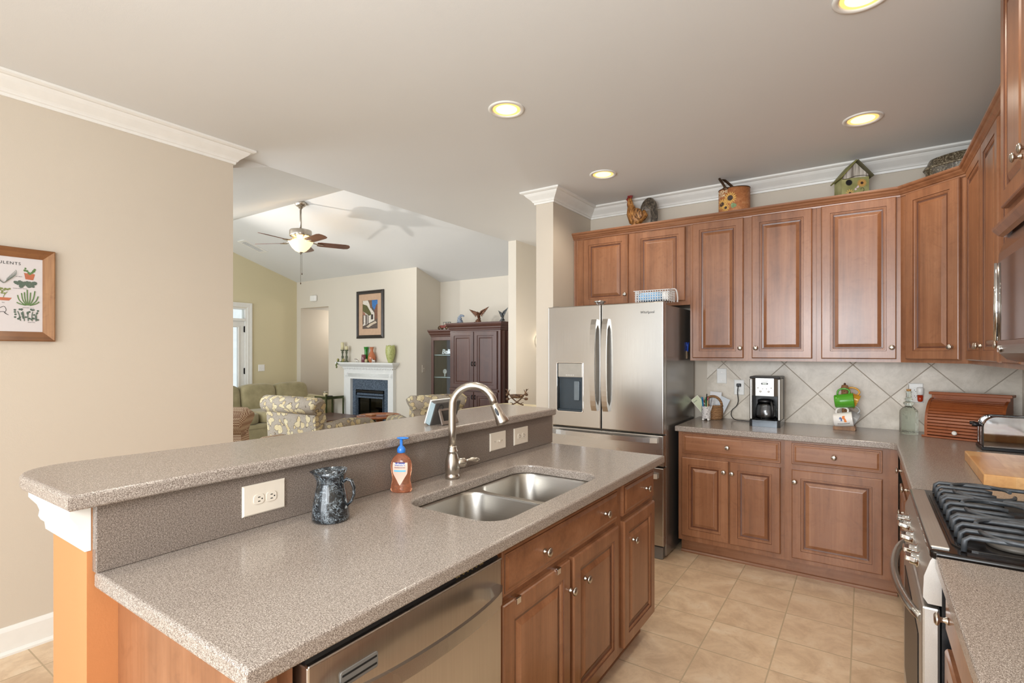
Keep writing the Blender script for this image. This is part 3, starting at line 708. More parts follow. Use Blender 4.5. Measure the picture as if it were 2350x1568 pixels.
pn = [(-.630, .897), (-.651, .905), (-.655, .897), (-.668, .855), (-.670, .800), (-.660, .785), (-.630, .785)]
mesh('control_panel', MB().prism(pn, RY0+.002, RY1-.002, 'y'), RSTEEL, t, w=W_)
for y in (-2.03, -2.105, -2.24, -2.375, -2.45):
    Mk = T(-.664, y, .842) @ Matrix.Rotation(radians(-80), 4, 'Y')
    k = mesh('burner_knob', MB().lathe([(.024, 0), (.024, .006), (.019, .008), (.018, .022), (.015, .024), (0, .024)], n=24).box(-.007, -.021, .010, .007, .021, .036, .003, 2).tf(Mk), CHROME, t, w=W_)
od = mesh('oven_door', MB().box(-.672, RY0+.006, .20, -.634, RY1-.006, .775, .006, 2), RSTEEL, t, w=W_)
mesh('oven_window', MB().box(-.6745, RY0+.10, .29, -.6725, RY1-.10, .66, .001, 1), M_BLACK, od, w=W_)
vs_ = MB()
for i in range(14): vs_.box(-.674, RY0+.012, .755-i*.0125-.008, -.667, RY0+.016, .755-i*.0125)
oh = [Vector((-.668, RY1-.04-(RY1-RY0-.08)*i/16, .728))+Vector((-.048*sin(pi*i/16)**.7 if 0 < i < 16 else 0, 0, 0)) for i in range(17)]
mesh('oven_handle', MB().tube(oh, .0115, 14), STEEL, od, w=W_)
mesh('lower_drawer', MB().box(-.668, RY0+.006, .06, -.634, RY1-.006, .19, .006, 2), STEEL, t, w=W_)
IRON = simple('cast_iron', '#4b4e52', .45, .35, .25, 60, .0005)
def grate_bar(pts, r=.0065): return MB().tube(pts, r, 8)
# burners
for bx, by, br in ((-.47, -1.99, .045), (-.20, -1.99, .035), (-.34, -2.24, .05), (-.47, -2.47, .045), (-.20, -2.47, .035)):
    b = mesh('burner', MB().lathe([(br+.012, 0), (br+.012, .010), (br, .014), (br, .02), (br-.006, .024), (0, .024)], (bx, by, .924), 28), simple('burner_cap', '#57524c', .5, .2) if 'bc' not in MATS else MATS['bc'], t, w=W_)
GZ = .962
for gy0, gy1 in ((-2.115, -1.895), (-2.365, -2.125), (-2.590, -2.375)):
    g = MB(); n = 4
    for i in range(n):
        y = gy0+.012+(gy1-gy0-.024)*i/(n-1); xa, xb = -.585, -.09
        if i in (1, 2):   # interrupted fingers
            g.add(grate_bar([(xa, y, .925), (xa+.002, y, GZ-.008), (xa+.012, y, GZ), (-.46, y, GZ), (-.44, y, GZ-.004)]))
            g.add(grate_bar([(-.32, y, GZ-.004), (-.30, y, GZ), (xb-.012, y, GZ), (xb, y, GZ-.008), (xb, y, .925)]))
        else:
            g.add(grate_bar([(xa, y, .925), (xa+.002, y, GZ-.008), (xa+.012, y, GZ), (xb-.012, y, GZ), (xb, y, GZ-.008), (xb, y, .925)]))
    gm = (gy0+gy1)/2
    for cx in (-.47, -.20):
        for s_ in (-1, 1):
            arc = [(cx-.075*cos(a), gm+s_*(.035+.072*sin(a)), GZ+.004) for a in [pi*k/8 for k in range(9)]]
            g.add(grate_bar(arc, .0055))
    g.add(grate_bar([(-.335, gy0+.012, GZ), (-.335, gy1-.012, GZ)]))
    mesh('grate', g, IRON, t, w=W_)
# ---- microwave over the range
t = thing('microwave', 'stainless over-the-range microwave, mostly cut by right edge', 'microwave', (-.2, -2.24, 1.40))
prof = [(-.01, 1.402), (-.36, 1.402), (-.385, 1.410), (-.405, 1.432), (-.409, 1.46), (-.409, 1.72), (-.405, 1.78), (-.385, 1.835), (-.375, 1.855), (-.01, 1.855)]
mesh('case', MB().prism(prof, RY0, RY1, 'y'), m_steel('smoky_stainless', '#9a8f88', .25, 1), t, w=W_)
mesh('door_glass', MB().box(-.4125, RY0+.10, 1.475, -.4095, RY1-.045, 1.745, .001, 1), simple('dark_glass', '#3a2f2b', .06), t, w=W_)
mesh('door_trim', MB().tube([(-.413, RY1-.020, 1.475), (-.4145, RY1-.020, 1.6), (-.413, RY1-.020, 1.745)], .009, 12), CHROME, t, w=W_)
mesh('button', MB().cyl((-.410, RY1-.03, 1.447), .013, .008, 'x', 18).mv(-.003), CHROME, t, w=W_)

# ================================================================== ISLAND AND BAR OBJECTS
t = thing('pitcher', 'black and white marbled ceramic pitcher on island counter', 'pitcher', (-2.168, -3.312, .9145), radians(30))
n_ = NT('black_white_marbled_glaze'); v_ = n_.tc(); nz = n_.n('ShaderNodeTexNoise'); nz.inputs['Scale'].default_value = 22; nz.inputs['Detail'].default_value = 5
n_.l(v_, nz.inputs['Vector']); mm = n_.n('ShaderNodeVectorMath', operation='MULTIPLY_ADD'); n_.l(nz.outputs['Color'], mm.inputs[0]); mm.inputs[1].default_value = (.11, .11, .11); n_.l(v_, mm.inputs[2])
vo = n_.n('ShaderNodeTexVoronoi', feature='DISTANCE_TO_EDGE'); vo.inputs['Scale'].default_value = 80; n_.l(mm.outputs[0], vo.inputs['Vector'])
brk = n_.noise(v_, 45, 4, .7)
edge = n_.ramp(vo.outputs['Distance'], [(.0, '#ffffff'), (.04, '#7a848c'), (.22, '#000000')])
n_.col(n_.mix(n_.math('MULTIPLY', edge, n_.ramp(brk, [(.44, '#000000'), (.62, '#ffffff')])), '#15191d', '#a9b6bf'))
GLAZE = n_.set(Roughness=.1, Coat_Weight=.4)
pp = [(.0, .004), (.050, .0), (.056, .004), (.0565, .012), (.054, .045), (.047, .085), (.0415, .112), (.041, .122), (.045, .14), (.050, .154), (.0475, .154), (.041, .138), (.037, .122), (.038, .11), (.048, .05), (.05, .012), (.0, .010)]
pb = MB().lathe(pp, n=40, cap=False)
for v in pb.b.verts:
    a = math.atan2(v.co.y, v.co.x); da = abs(((a-pi+pi) % (2*pi))-pi); w_ = math.exp(-((pi-abs(a))/.45)**2); k = max(0, (v.co.z-.105)/.05)
    v.co.x -= .020*w_*k*k; v.co.z -= .006*w_*k; v.co.z += .004*k*k*(1-w_)*max(0, cos(a))
mesh('body', pb, GLAZE, t)
mesh('handle', MB().tube([(.040, 0, .118), (.052, 0, .127), (.066, 0, .122), (.074, 0, .100), (.074, 0, .078), (.066, 0, .058), (.052, 0, .044)], [.007, .0075, .0075, .007, .0065, .006, .005], 12, flat=.7), GLAZE, t)

t = thing('soap_dispenser', 'orange liquid soap bottle with blue pump and printed label', 'soap bottle', (-2.224, -2.962, .9145), radians(30))
sp = [(0, .0), (.034, .0), (.0395, .004), (.0405, .012), (.0375, .028), (.0345, .046), (.0355, .060), (.0385, .078), (.0400, .096), (.0375, .114), (.030, .128), (.018, .138), (.0125, .142), (.0125, .148), (0, .148)]
g_ = NT('orange_soap'); g_.col('#ffb58e'); SOAP = g_.set(Roughness=.04, Transmission_Weight=.88, IOR=1.33)
mesh('bottle', MB().lathe(sp, n=32, sy=.56, cap=False), SOAP, t)
BLUE = simple('blue_plastic', '#2a72c4', .25, 0, .03)
mesh('pump', MB().lathe([(.0145, .146), (.0155, .148), (.0155, .160), (.012, .166), (.0085, .170), (.0055, .172), (.0052, .197)], n=20).add(MB().ell((.006, 0, .200), (.024, .010, .0045), 16, 8)), BLUE, t)
def wrap(a_ang, b_ang, z0, z1, rad, sy, n=14, m=10, shape=None, off=.0006):
    q = MB(); vs = []; fs = []
    for j in range(m+1):
        z = z0+(z1-z0)*j/m; s_ = shape(j/m) if shape else 1.
        for i in range(n+1):
            a = -pi/2+(a_ang+(b_ang-a_ang)*i/n)*s_; r = rad(z)+off; vs.append((r*cos(a), r*sin(a)*sy, z))
    for j in range(m):
        for i in range(n): fs.append((j*(n+1)+i, j*(n+1)+i+1, (j+1)*(n+1)+i+1, (j+1)*(n+1)+i))
    q._add(vs, fs, True); return q
def srad(z):
    for (r0, z0), (r1, z1) in zip(sp, sp[1:]):
        if z0 <= z <= z1 and z1 > z0: return r0+(r1-r0)*(z-z0)/(z1-z0)
    return .03
lb = mesh('label', wrap(-.78, .78, .028, .112, srad, .56, 16, 14, lambda k: min(1., .02+k*1.9), .0008), simple('pale_pink_label', '#ecc8b6', .4), t)
def onb(zc): return lambda c: Vector((c.x, -(.56*math.sqrt(max(1e-6, srad(c.y+zc)**2-c.x**2))+.0016)-c.z*.3, c.y+zc))
mesh('brand_patch', wrap(-.50, .50, .1005, .1125, srad, .56, 10, 4, None, .0016), simple('navy_label', '#1f2f86', .4), lb)
mesh('lettering', lettering('Softsoap', .0115, .0003, .0002, bend=onb(.1063)), M_WHITE, lb)
mesh('lettering', lettering('Antibacterial', .0078, .0003, .0, bend=onb(.0945)), simple('plum_print', '#5b3450', .5), lb)
mesh('blue_band', wrap(-.58, .58, .0785, .0845, srad, .56, 10, 3, None, .0016), simple('sky_blue_print', '#6cc0e0', .4), lb)

# smart display on the bar, seen from behind
t = thing('tablet', 'grey smart display with kickstand on bar ledge, behind the faucet', 'tablet', (-2.375, -2.585, 1.116), 0)
LEAN = Matrix.Rotation(radians(20), 4, 'Y')
mesh('case', MB().box(-.012, -.082, 0, .018, .088, .112, .007, 3).tf(LEAN), simple('slate_grey_plastic', '#4d4a47', .38), t)
mesh('speaker_side', MB().box(-.010, -.0835, .006, .016, -.081, .106, .001, 1).tf(LEAN), simple('blue_grey_plastic', '#8fa1a8', .4), t)
mesh('screen_bezel', MB().box(-.018, -.084, .001, -.012, .090, .113, .003, 2).tf(LEAN), M_WHITE, t)
ks = plate([(-.055, 0), (.055, 0), (.050, .075), (-.050, .075)], [[(-.038, .016), (.038, .016), (.036, .062), (-.036, .062)]], .007, .002, 1,
           M=T(.065, -.005, .001) @ Matrix.Rotation(radians(-22), 4, 'Y') @ Matrix(((0, 0, 1, 0), (1, 0, 0, 0), (0, 1, 0, 0), (0, 0, 0, 1))))
mesh('kickstand', ks, simple('warm_grey_plastic', '#7c7067', .35, .3), t)
pg = MB().add(MB().tube([(.0185, -.045+.016*cos(a), .085+.016*sin(a)) for a in [2*pi*k/12 for k in range(12)]], .0018, 6, closed=True)).tf(LEAN)
mesh('camera_ring', pg, M_BLACK, t)
mesh('rating_label', MB().box(.0182, .015, .085, .0187, .030, .097).tf(LEAN), simple('label_grey', '#9a958e', .5), t)
mesh('rating_label', MB().box(.0182, .036, .087, .0187, .050, .097).tf(LEAN), simple('label_grey2', '#9a958e', .5), t)

# ================================================================== BACK COUNTER OBJECTS
CZ = .9145
t = thing('coffee_maker', 'stainless drip coffee maker with glass carafe', 'coffee maker', (-1.370, -.235, CZ), 0)
w2 = .098
mesh('base', MB().prism([(-w2, -.118), (-w2+.02, -.130), (w2-.02, -.130), (w2, -.118), (w2, .11), (-w2, .11)], 0, .045), simple('dark_chrome', '#5e6266', .2, .8), t)
mesh('tower', MB().box(-w2, .03, .045, w2, .11, .345, .01, 2), M_BLACK, t)
HEADM2 = m_steel('coffee_maker_column_steel', '#a8a6a2', .34, 2)
for s_ in (-1, 1): mesh('column', MB().box(s_*w2, -.115, .045, s_*(w2-.018), .03, .335, .006, 2), HEADM2, t)
HEADM = m_steel('coffee_maker_steel', '#9f9d99', .36, 2)
hd = mesh('head', MB().prism([(-w2+.018, -.110), (-w2+.04, -.124), (w2-.04, -.124), (w2-.018, -.110), (w2-.018, .03), (-w2+.018, .03)], .215, .338), HEADM, t)
mesh('lid', MB().box(-w2, -.122, .336, w2, .11, .350, .006, 2), M_BLACK, t)
mesh('display', plate(rrect(-.022, .294, .022, .307, .006, 4), [], .003, .001, 1, M=T(0, -.123, 0) @ FRONT), M_BLACK, hd)
mesh('display_screen', MB().box(-.013, -.1272, .2965, .013, -.1262, .3045), simple('lcd', '#c9d3cc', .2), hd)
mesh('lettering', lettering('Cuisinart', .013, .0004, M=T(0, -.1243, .320) @ FRONT), simple('logo_grey', '#6e6d6b', .4), hd)
for x, z, r in ((-.026, .247, .006), (.026, .247, .006), (-.042, .272, .004), (.042, .272, .004), (-.012, .266, .003), (.012, .266, .003)):
    mesh('control_knob', MB().lathe([(r, 0), (r, -.006), (r*.7, -.008), (0, -.008)], (x, -.124, z), 14, 'y'), CHROME, hd)
ca = mesh('carafe', MB().lathe([(0, .0), (.055, .0), (.064, .006), (.068, .022), (.066, .06), (.058, .095), (.048, .118), (.0465, .118), (.056, .094), (.064, .06), (.066, .022), (.062, .009), (0, .003)], (-.002, -.056, .050), 32, cap=False), M_CLEAR, t)
mesh('carafe_lid', MB().lathe([(.049, 0), (.051, .004), (.049, .016), (.03, .022), (0, .023)], (-.005, -.048, .167), 28), M_BLACK, ca)
mesh('carafe_band', MB().lathe([(.0505, 0), (.0505, .010)], (-.005, -.048, .157), 28, cap=False), CHROME, ca)
mesh('carafe_handle', MB().tube([(.030, -.092, .176), (.040, -.108, .172), (.046, -.118, .145), (.050, -.120, .10), (.046, -.112, .070)], [.007, .009, .010, .009, .006], 12, flat=1.1), M_BLACK, ca)
mesh('warming_plate', MB().cyl((-.005, -.048, .045), .066, .005, n=28), M_BLACK, t)
cord = [(-1.60, -.030, 1.178), (-1.603, -.040, 1.165), (-1.607, -.035, 1.12), (-1.603, -.03, 1.06), (-1.615, -.03, 1.02), (-1.645, -.04, .985), (-1.648, -.06, .95), (-1.625, -.09, .925), (-1.59, -.12, .919), (-1.555, -.125, .919), (-1.52, -.14, .919), (-1.47, -.13, .919)]
def smooth(P, k=5):
    P = [Vector(p) for p in P]; out = []
    for i in range(len(P)-1):
        p0, p1, p2, p3 = P[max(0, i-1)], P[i], P[i+1], P[min(len(P)-1, i+2)]
        for j in range(k):
            u = j/k; out.append(.5*((2*p1)+(p2-p0)*u+(2*p0-5*p1+4*p2-p3)*u*u+(3*p1-p0-3*p2+p3)*u**3))
    return out+[P[-1]]
t = thing('power_cord', 'black power cord hanging from the outlet left of coffee maker', 'cord', (-1.60, -.02, 1.18))
mesh('cable', MB().tube(smooth(cord), .0032, 8), M_BLACK, t, w=True)
mesh('plug', MB().box(-1.616, -.036, 1.168, -1.584, -.0165, 1.192, .004, 2), M_BLACK, t, w=True)

# wicker pen basket with papers, white pen cup
n_ = NT('woven_seagrass'); v_ = n_.tc(); wv = n_.n('ShaderNodeTexWave', wave_type='BANDS', bands_direction='Z'); wv.inputs['Scale'].default_value = 42; wv.inputs['Distortion'].default_value = 6; wv.inputs['Detail'].default_value = 2
n_.l(v_, wv.inputs['Vector']); n_.col(n_.ramp(wv.outputs['Fac'], [(.2, '#6d4529'), (.55, '#a8764a'), (.85, '#cda273')])); n_.bump(wv.outputs['Fac'], .004, .8); WICK = n_.set(Roughness=.8)
t = thing('wicker_basket', 'small brown wicker basket with arched back beside the fridge', 'basket', (-1.775, -.115, CZ), 0)
bw = MB().lathe([(0, 0), (.066, 0), (.074, .01), (.080, .05), (.078, .085), (.072, .105), (.062, .105), (.068, .085), (.070, .05), (.064, .012), (0, .010)], n=28, sy=.8, cap=False)
mesh('bowl', bw, WICK, t)
for k in range(5): pass
mesh('handle', MB().tube([(.066*cos(a), .022, .10+.075*sin(a)) for a in [pi*k/14 for k in range(15)]], .010, 10), WICK, t)
mesh('rim', MB().tube([(.072*cos(a), .058*sin(a), .105) for a in [2*pi*k/24 for k in range(24)]], .008, 8, closed=True), WICK, t)
def card(name, label, w, h, loc, tilt_y, mat, lean=-.12, border=None, text=None):
    t = thing(name, label, 'paper', loc, 0, tilt=(lean, tilt_y, 0))
    b = mesh('sheets', MB().box(-w/2, -.004, 0, w/2, .004, h), mat, t)
    if border: mesh('printed_field', MB().rings(-w/2+.006, .006, w/2-.006, h-.006, [(0, 0), (0, .0003), (.0008, .0006)], -.004), border, b)
    if text: mesh('lettering', lettering(text, .014, .0002, M=T(-.012, -.0048, h-.028) @ FRONT), M_BLACK, b)
    return t
PAPER = simple('white_paper', '#dfe0e2', .8, 0, .02)
card('notepad', 'pale green note pad leaning left out of the wicker basket', .068, .155, (-1.806, -.135, CZ+.045), -.72, simple('ivory_paper', '#e4e3cf', .8, 0, .02), -.02, simple('pale_green_paper', '#d7dcbc', .8, 0, .02), 'Notes')
card('note_card', 'white card standing upright in middle of the wicker basket', .085, .165, (-1.765, -.085, CZ+.045), .06, PAPER, -.05)
card('envelope', 'white envelope leaning right out of the wicker basket', .07, .15, (-1.742, -.095, CZ+.03), .42, simple('blue_white_paper', '#cdd3da', .8, 0, .03), -.05)
t = thing('pen_cup', 'small white footed cup full of pens before the basket', 'cup', (-1.792, -.232, CZ))
mp = NT('spotted_white_ceramic'); vv = mp.tc(); vo = mp.n('ShaderNodeTexVoronoi'); vo.inputs['Scale'].default_value = 75; mp.l(vv, vo.inputs['Vector'])
mp.col(mp.ramp(vo.outputs['Distance'], [(.0, '#55504e'), (.2, '#6d6866'), (.26, '#e2dcd8')])); SPOT = mp.set(Roughness=.25)
mesh('cup', MB().lathe([(0, .018), (.028, .016), (.033, .022), (.034, .105), (.036, .108), (.033, .108), (.031, .104), (.030, .025), (0, .022)], n=26, cap=False), SPOT, t)
for a in (.8, 2.35, 3.9, 5.5): mesh('foot', MB().ell((.026*cos(a), .026*sin(a), .0095), (.0085, .0085, .0095), 12, 8), M_WHITEGLAZE, t)
pens = [(-.018, .004, '#1f9aa0', .12), (-.012, -.006, '#274f9c', .10), (-.004, .008, '#111114', -.03), (.006, -.004, '#d8b48c', -.04), (.012, .006, '#8c9096', -.18), (.018, -.004, '#c9ccd0', -.26), (.004, -.012, '#3a8a5c', .04)]
for i, (x, y, c, tl) in enumerate(pens):
    wds = ['teal', 'navy blue', 'tall black', 'tan wooden', 'dark silver', 'light silver', 'green'][i]
    h_ = .150 if i != 2 else .175
    tp = thing('pen' if i != 3 else 'pencil', wds+' '+('pen' if i != 3 else 'pencil')+' standing in the white footed cup', 'pen', (-1.792+x, -.232+y, CZ+.026), 0, tilt=(-.03, -tl, 0))
    mesh('barrel', MB().cyl((0, 0, 0), .0036, h_*.85, n=10), simple('pen_'+wds.replace(' ', '_'), c, .35), tp)
    mesh('tip', MB().lathe([(.0038, h_*.85), (.0038, h_), (0, h_+.003)], n=10), simple('pen_end_'+wds.replace(' ', '_'), c if i != 3 else '#c0596a', .3), tp)

# mug tree
MT = (-.905, -.185)
LOG = m_wood('rustic_log', '#6b4427', '#9a6c45', '#c29a70', rough=.75, scale=3)
t = thing('mug_tree', 'rustic wooden mug tree on a split-log base', 'mug holder', (MT[0], MT[1], CZ), radians(-4))
mesh('base', MB().prism([(-.062, 0), (.060, 0), (.064, .010), (.056, .030), (-.050, .032), (-.064, .018)], -.045, .045, 'y'), LOG, t)
mesh('post', MB().lathe([(.017, .030), (.018, .10), (.016, .17), (.020, .25), (.022, .28), (.018, .298), (0, .302)], n=18), LOG, t)
mesh('finial', MB().lathe([(.006, .298), (.007, .306), (.004, .313), (0, .314)], n=10), simple('dark_twig', '#4a3020', .7), t)
for z in (.262, .135):
    for s_ in (-1, 1): mesh('peg', MB().tube([(0, 0, z-.012), (0, s_*.045, z+.006)], .005, 8), LOG, t)
def mug(label, col, loc, rx, ry, rz, print_=None):
    m_ = simple('mug_'+label.split()[0]+'_glaze', col, .12, 0, .02)
    t = thing('mug', label, 'mug', loc, 0, 'mugs on the mug tree', tilt=(rx, ry, rz))
    mesh('body', MB().lathe([(0, 0), (.032, 0), (.036, .004), (.038, .03), (.041, .088), (.042, .092), (.0385, .092), (.0375, .085), (.0345, .03), (.032, .008), (0, .007)], (0, 0, -.046), 32, cap=False), m_, t)
    mesh('handle', MB().tube(smooth([(.037, 0, .028), (.055, 0, .031), (.066, 0, .016), (.067, 0, -.004), (.058, 0, -.022), (.037, 0, -.028)]), .0052, 10, up=(0, 1, 0), flat=1.3), m_, t)
    return t
# handles up (hanging from the pegs), mouths to the right
def hang(label, col, dx, dy, z, tilt):
    o = mug(label, col, (MT[0]+dx, MT[1]+dy, CZ+z), 0, 0, 0)
    R_ = Matrix.Rotation(tilt, 3, 'Y') @ Matrix(((0, 0, 1), (0, -1, 0), (1, 0, 0)))    # mug x (handle) -> up, mug z (mouth) -> +x
    o.rotation_euler = R_.to_euler(); o.scale = (1.18, 1.18, 1.18); return o
hang('yellow mug hanging at back near the top of mug tree', '#e3a83a', .022, .046, .205, .42)
hang('green glossy mug hanging in front near the top', '#4f9a2c', -.002, -.068, .198, -.12)
hang('grey-white mug hanging low behind the printed one', '#b9b8b6', .020, .046, .085, .50)
wm = hang('white mug with small printed picture hanging low in front', '#e8e4df', -.008, -.068, .074, -.14)
def onmug(c): return Vector((c.y, 0, 0))
# small print on the white mug: plain bird-like blobs and a line of lettering, on the side turned to the room
def mugproj(poly, rr=.0402):
    q = MB(); vs = []
    for x, z in poly:    # x along the mug axis, z up (handle direction)
        vs.append((z, rr*math.sqrt(max(.01, 1-(z/rr)**2)), x))
    q._add(vs, [tuple(range(len(vs)))]); return q
mesh('print', mugproj([(.000, .022), (.012, .023), (.010, .012), (.015, .002), (.018, -.012), (.006, -.012), (.005, .002), (-.003, .010)], .0412), simple('print_orange', '#dd7a2a', .4), wm)
mesh('print', mugproj([(-.014, .016), (-.008, .018), (-.002, .008), (-.004, -.006), (-.012, -.004), (-.009, .005), (-.018, .006)], .0412), simple('print_blue', '#5b6f9c', .4), wm)
for k in range(13):
    xx = -.027+.0045*k; zz_ = -.021-.002*(1-((k-6)/6)**2)
    mesh('printed_mark', mugproj([(xx, zz_), (xx+.0028, zz_), (xx+.0028, zz_+.0048), (xx+.0008, zz_+.0048)], .0412), simple('print_dark', '#3a3236', .4) if k == 0 else bpy.data.materials['print_dark'], wm)

# glass bottle, plug-in freshener
t = thing('glass_bottle', 'tall embossed clear glass bottle with cork, left of bread box', 'bottle', (-.562, -.178, CZ), radians(14))
n_ = NT('embossed_glass'); v_ = n_.tc(); nn = n_.noise(v_, 120, 3); n_.col('#eaf4ee'); n_.bump(nn, .002, .7); EMB = n_.set(Roughness=.02, Transmission_Weight=1.0, IOR=1.3)
mesh('body', MB().lathe([(.0, .0), (.046, 0), (.049, .006), (.049, .135), (.046, .15), (.030, .168), (.020, .176), (.020, .182), (.029, .190), (.029, .198), (.019, .206), (.017, .212), (.022, .220), (.017, .228), (.014, .236), (.0135, .262), (.017, .266), (.017, .271), (.0, .271)], n=8, a0=pi/8, cap=False, smooth=False), EMB, t)
mesh('cork', MB().lathe([(.0115, .2715), (.013, .285), (0, .286)], n=14), simple('cork', '#b98a55', .8, 0, .15, 200), t)
mesh('hook', MB().tube([(0, 0, .285), (0, 0, .318), (-.004, 0, .328), (-.010, 0, .334), (-.014, 0, .328)], .0014, 6), CHROME, t)
t = thing('air_freshener', 'white and red plug-in air freshener on the outlet by bottle', 'air freshener', (-.495, -.0160, 1.155))
mesh('housing', MB().lathe([(.0, .052), (.014, .050), (.019, .044), (.018, .005), (.012, .0), (0, 0)], (0, -.021, 0), 20), M_WHITE, t)
g_ = NT('red_oil'); g_.col('#c8401c'); mesh('vial', MB().lathe([(0, -.045), (.011, -.043), (.0145, -.035), (.0165, -.001), (0, -.001)], (0, -.021, 0), 20), g_.set(Roughness=.08, Transmission_Weight=.35), t)

# bread box with roll top
BB = m_wood('bread_box_cherry', '#74381c', '#9a5530', '#b06a40', axis=0, rough=.25)
t = thing('bread_box', 'wooden roll-top bread box in the kitchen corner', 'bread box', (-.490, -.250, CZ), radians(-20))
bl, bdp, bh = .365, .205, .272
sidep = [(0, .012), (.0, .07)]+[(.135-.135*cos(a), .07+.165*sin(a)) for a in [pi/2*k/10 for k in range(1, 11)]]+[(.138, bh-.018), (bdp, bh-.018), (bdp, .012)]
for x in (0, bl-.014): mesh('side_panel', MB().prism(sidep, x, x+.014, 'x'), BB, t)
mesh('base', MB().box(-.012, -.012, 0, bl+.012, bdp, .012, .003, 2), BB, t)
mesh('top', MB().box(-.012, .120, bh-.018, bl+.012, bdp+.004, bh, .004, 2), BB, t)
mesh('valance', MB().box(.014, .140, bh-.052, bl-.014, .150, bh-.018), BB, t)
tr = MB(); cpt = [(0.006, .014), (.006, .07)]+[(.135-.129*cos(a), .07+.155*sin(a)) for a in [pi/2*k/12 for k in range(1, 13)]]
L = [0]
for a, b in zip(cpt, cpt[1:]): L.append(L[-1]+math.dist(a, b))
def at_(s_):
    for i in range(len(cpt)-1):
        if L[i+1] >= s_: k = (s_-L[i])/(L[i+1]-L[i]); return (cpt[i][0]+(cpt[i+1][0]-cpt[i][0])*k, cpt[i][1]+(cpt[i+1][1]-cpt[i][1])*k)
    return cpt[-1]
N_ = 15
for i in range(N_):
    a = at_(L[-1]*i/N_+.001); b = at_(L[-1]*(i+1)/N_-.001); dx, dz = b[0]-a[0], b[1]-a[1]; ln = math.hypot(dx, dz); nx, nz = -dz/ln*.0, 0
    ox, oz = -dz/ln*.005, dx/ln*.005
    tr.prism([a, (a[0]+ox+dx*.12, a[1]+oz+dz*.12), (b[0]+ox-dx*.12, b[1]+oz-dz*.12), b, (b[0]-ox*.6, b[1]-oz*.6), (a[0]-ox*.6, a[1]-oz*.6)], .014, bl-.014, 'x')
tm = mesh('tambour', tr, BB, t)
mesh('knob', MB().lathe([(.005, 0), (.006, -.008), (.012, -.012), (.013, -.020), (.009, -.026), (.004, -.0265), (.003, -.024), (0, -.024)], (.150, -.002, .040), 18, 'y'), M_WHITEGLAZE, t)
mesh('back', MB().box(.014, bdp-.008, .012, bl-.014, bdp, bh-.018), BB, t)

# toaster
t = thing('toaster', 'chrome long-slot toaster with black levers, behind cutting board', 'toaster', (-.268, -.660, CZ), 0)
tl_, td, th_ = .235, .185, .175
def rp(x0, x1, z0, z1, r, n=8):
    out = [(x0, z0), (x1, z0)]
    out += [(x1-r+r*cos(a), z1-r+r*sin(a)) for a in [pi/2*k/n for k in range(n+1)]]
    out += [(x0+r-r*sin(a), z1-r+r*cos(a)) for a in [pi/2*k/n for k in range(n+1)]]
    return out
mesh('shell', MB().prism(rp(0, tl_, .018, th_, .05), .012, td-.012, 'y', True), CHROME, t)
for y in (0, td-.012): mesh('side_skin', MB().prism(rp(-.006, tl_+.004, .020, th_+.004, .055), y, y+.012, 'y'), CHROME, t)
mesh('foot_plate', MB().box(-.014, .004, 0, tl_, td-.004, .019, .004, 2), M_BLACK, t)
mesh('end_plate', MB().box(-.010, .016, .02, -.001, td-.016, .13, .003, 2), simple('brushed_dark', '#46403c', .3, .8), t)
for y in (.055, td-.055):
    mesh('lever', MB().add(MB().tube([(-.008, y, .128), (-.030, y, .130), (-.046, y, .130)], [.006, .010, .009], 12)), M_BLACK, t)
    mesh('slot', MB().box(.03, y-.012, th_-.001, tl_-.03, y+.012, th_+.0005), M_DARK, t)
    mesh('lever_track', MB().box(-.0115, y-.003, .03, -.0095, y+.003, .12), CHROME, t)
# cutting board
t = thing('cutting_board', 'thick butcher-block cutting board on the right counter', 'cutting board', (-.412, -1.630, CZ), radians(-1.5))
n_ = NT('butcher_block'); v_ = n_.tc(); sx_ = n_.sep(v_)
cid = n_.n('ShaderNodeCombineXYZ'); n_.l(n_.math('FLOOR', n_.math('MULTIPLY', sx_[0], 22)), cid.inputs[0]); n_.l(n_.math('FLOOR', n_.math('MULTIPLY', n_.math('ADD', sx_[1], n_.math('MULTIPLY', n_.math('FLOOR', n_.math('MULTIPLY', sx_[0], 22)), .057)), 9)), cid.inputs[1])
wn = n_.n('ShaderNodeTexWhiteNoise'); n_.l(cid.outputs[0], wn.inputs['Vector'])
base = n_.ramp(wn.outputs['Value'], [(0, '#c98f56'), (.5, '#d9a468'), (1, '#e0b27a')]); gr = n_.noise(n_.tc((60, 6, 60)), 1, 4)
n_.col(n_.mix(n_.math('MULTIPLY', n_.ramp(gr, [(.4, '#000000'), (.7, '#ffffff')]), .35), base, '#b97a42')); BUT = n_.set(Roughness=.35)
mesh('board', MB().box(0, 0, 0, .385, .595, .046, .004, 2), BUT, t)

# patterned kitchen mat by the island
t = mesh('floor_mat', MB().box(-1.690, -3.30, .0005, -1.25, -2.235, .010, .004, 1), m_stone('olive_brown_patterned_mat', '#2c2412', '#6b5a2c', '#b59a5e', 55, .9))
tag(t, 'dark patterned mat on floor by the sink cabinet, just showing', 'mat')
t.location = (.0, 0, 0)

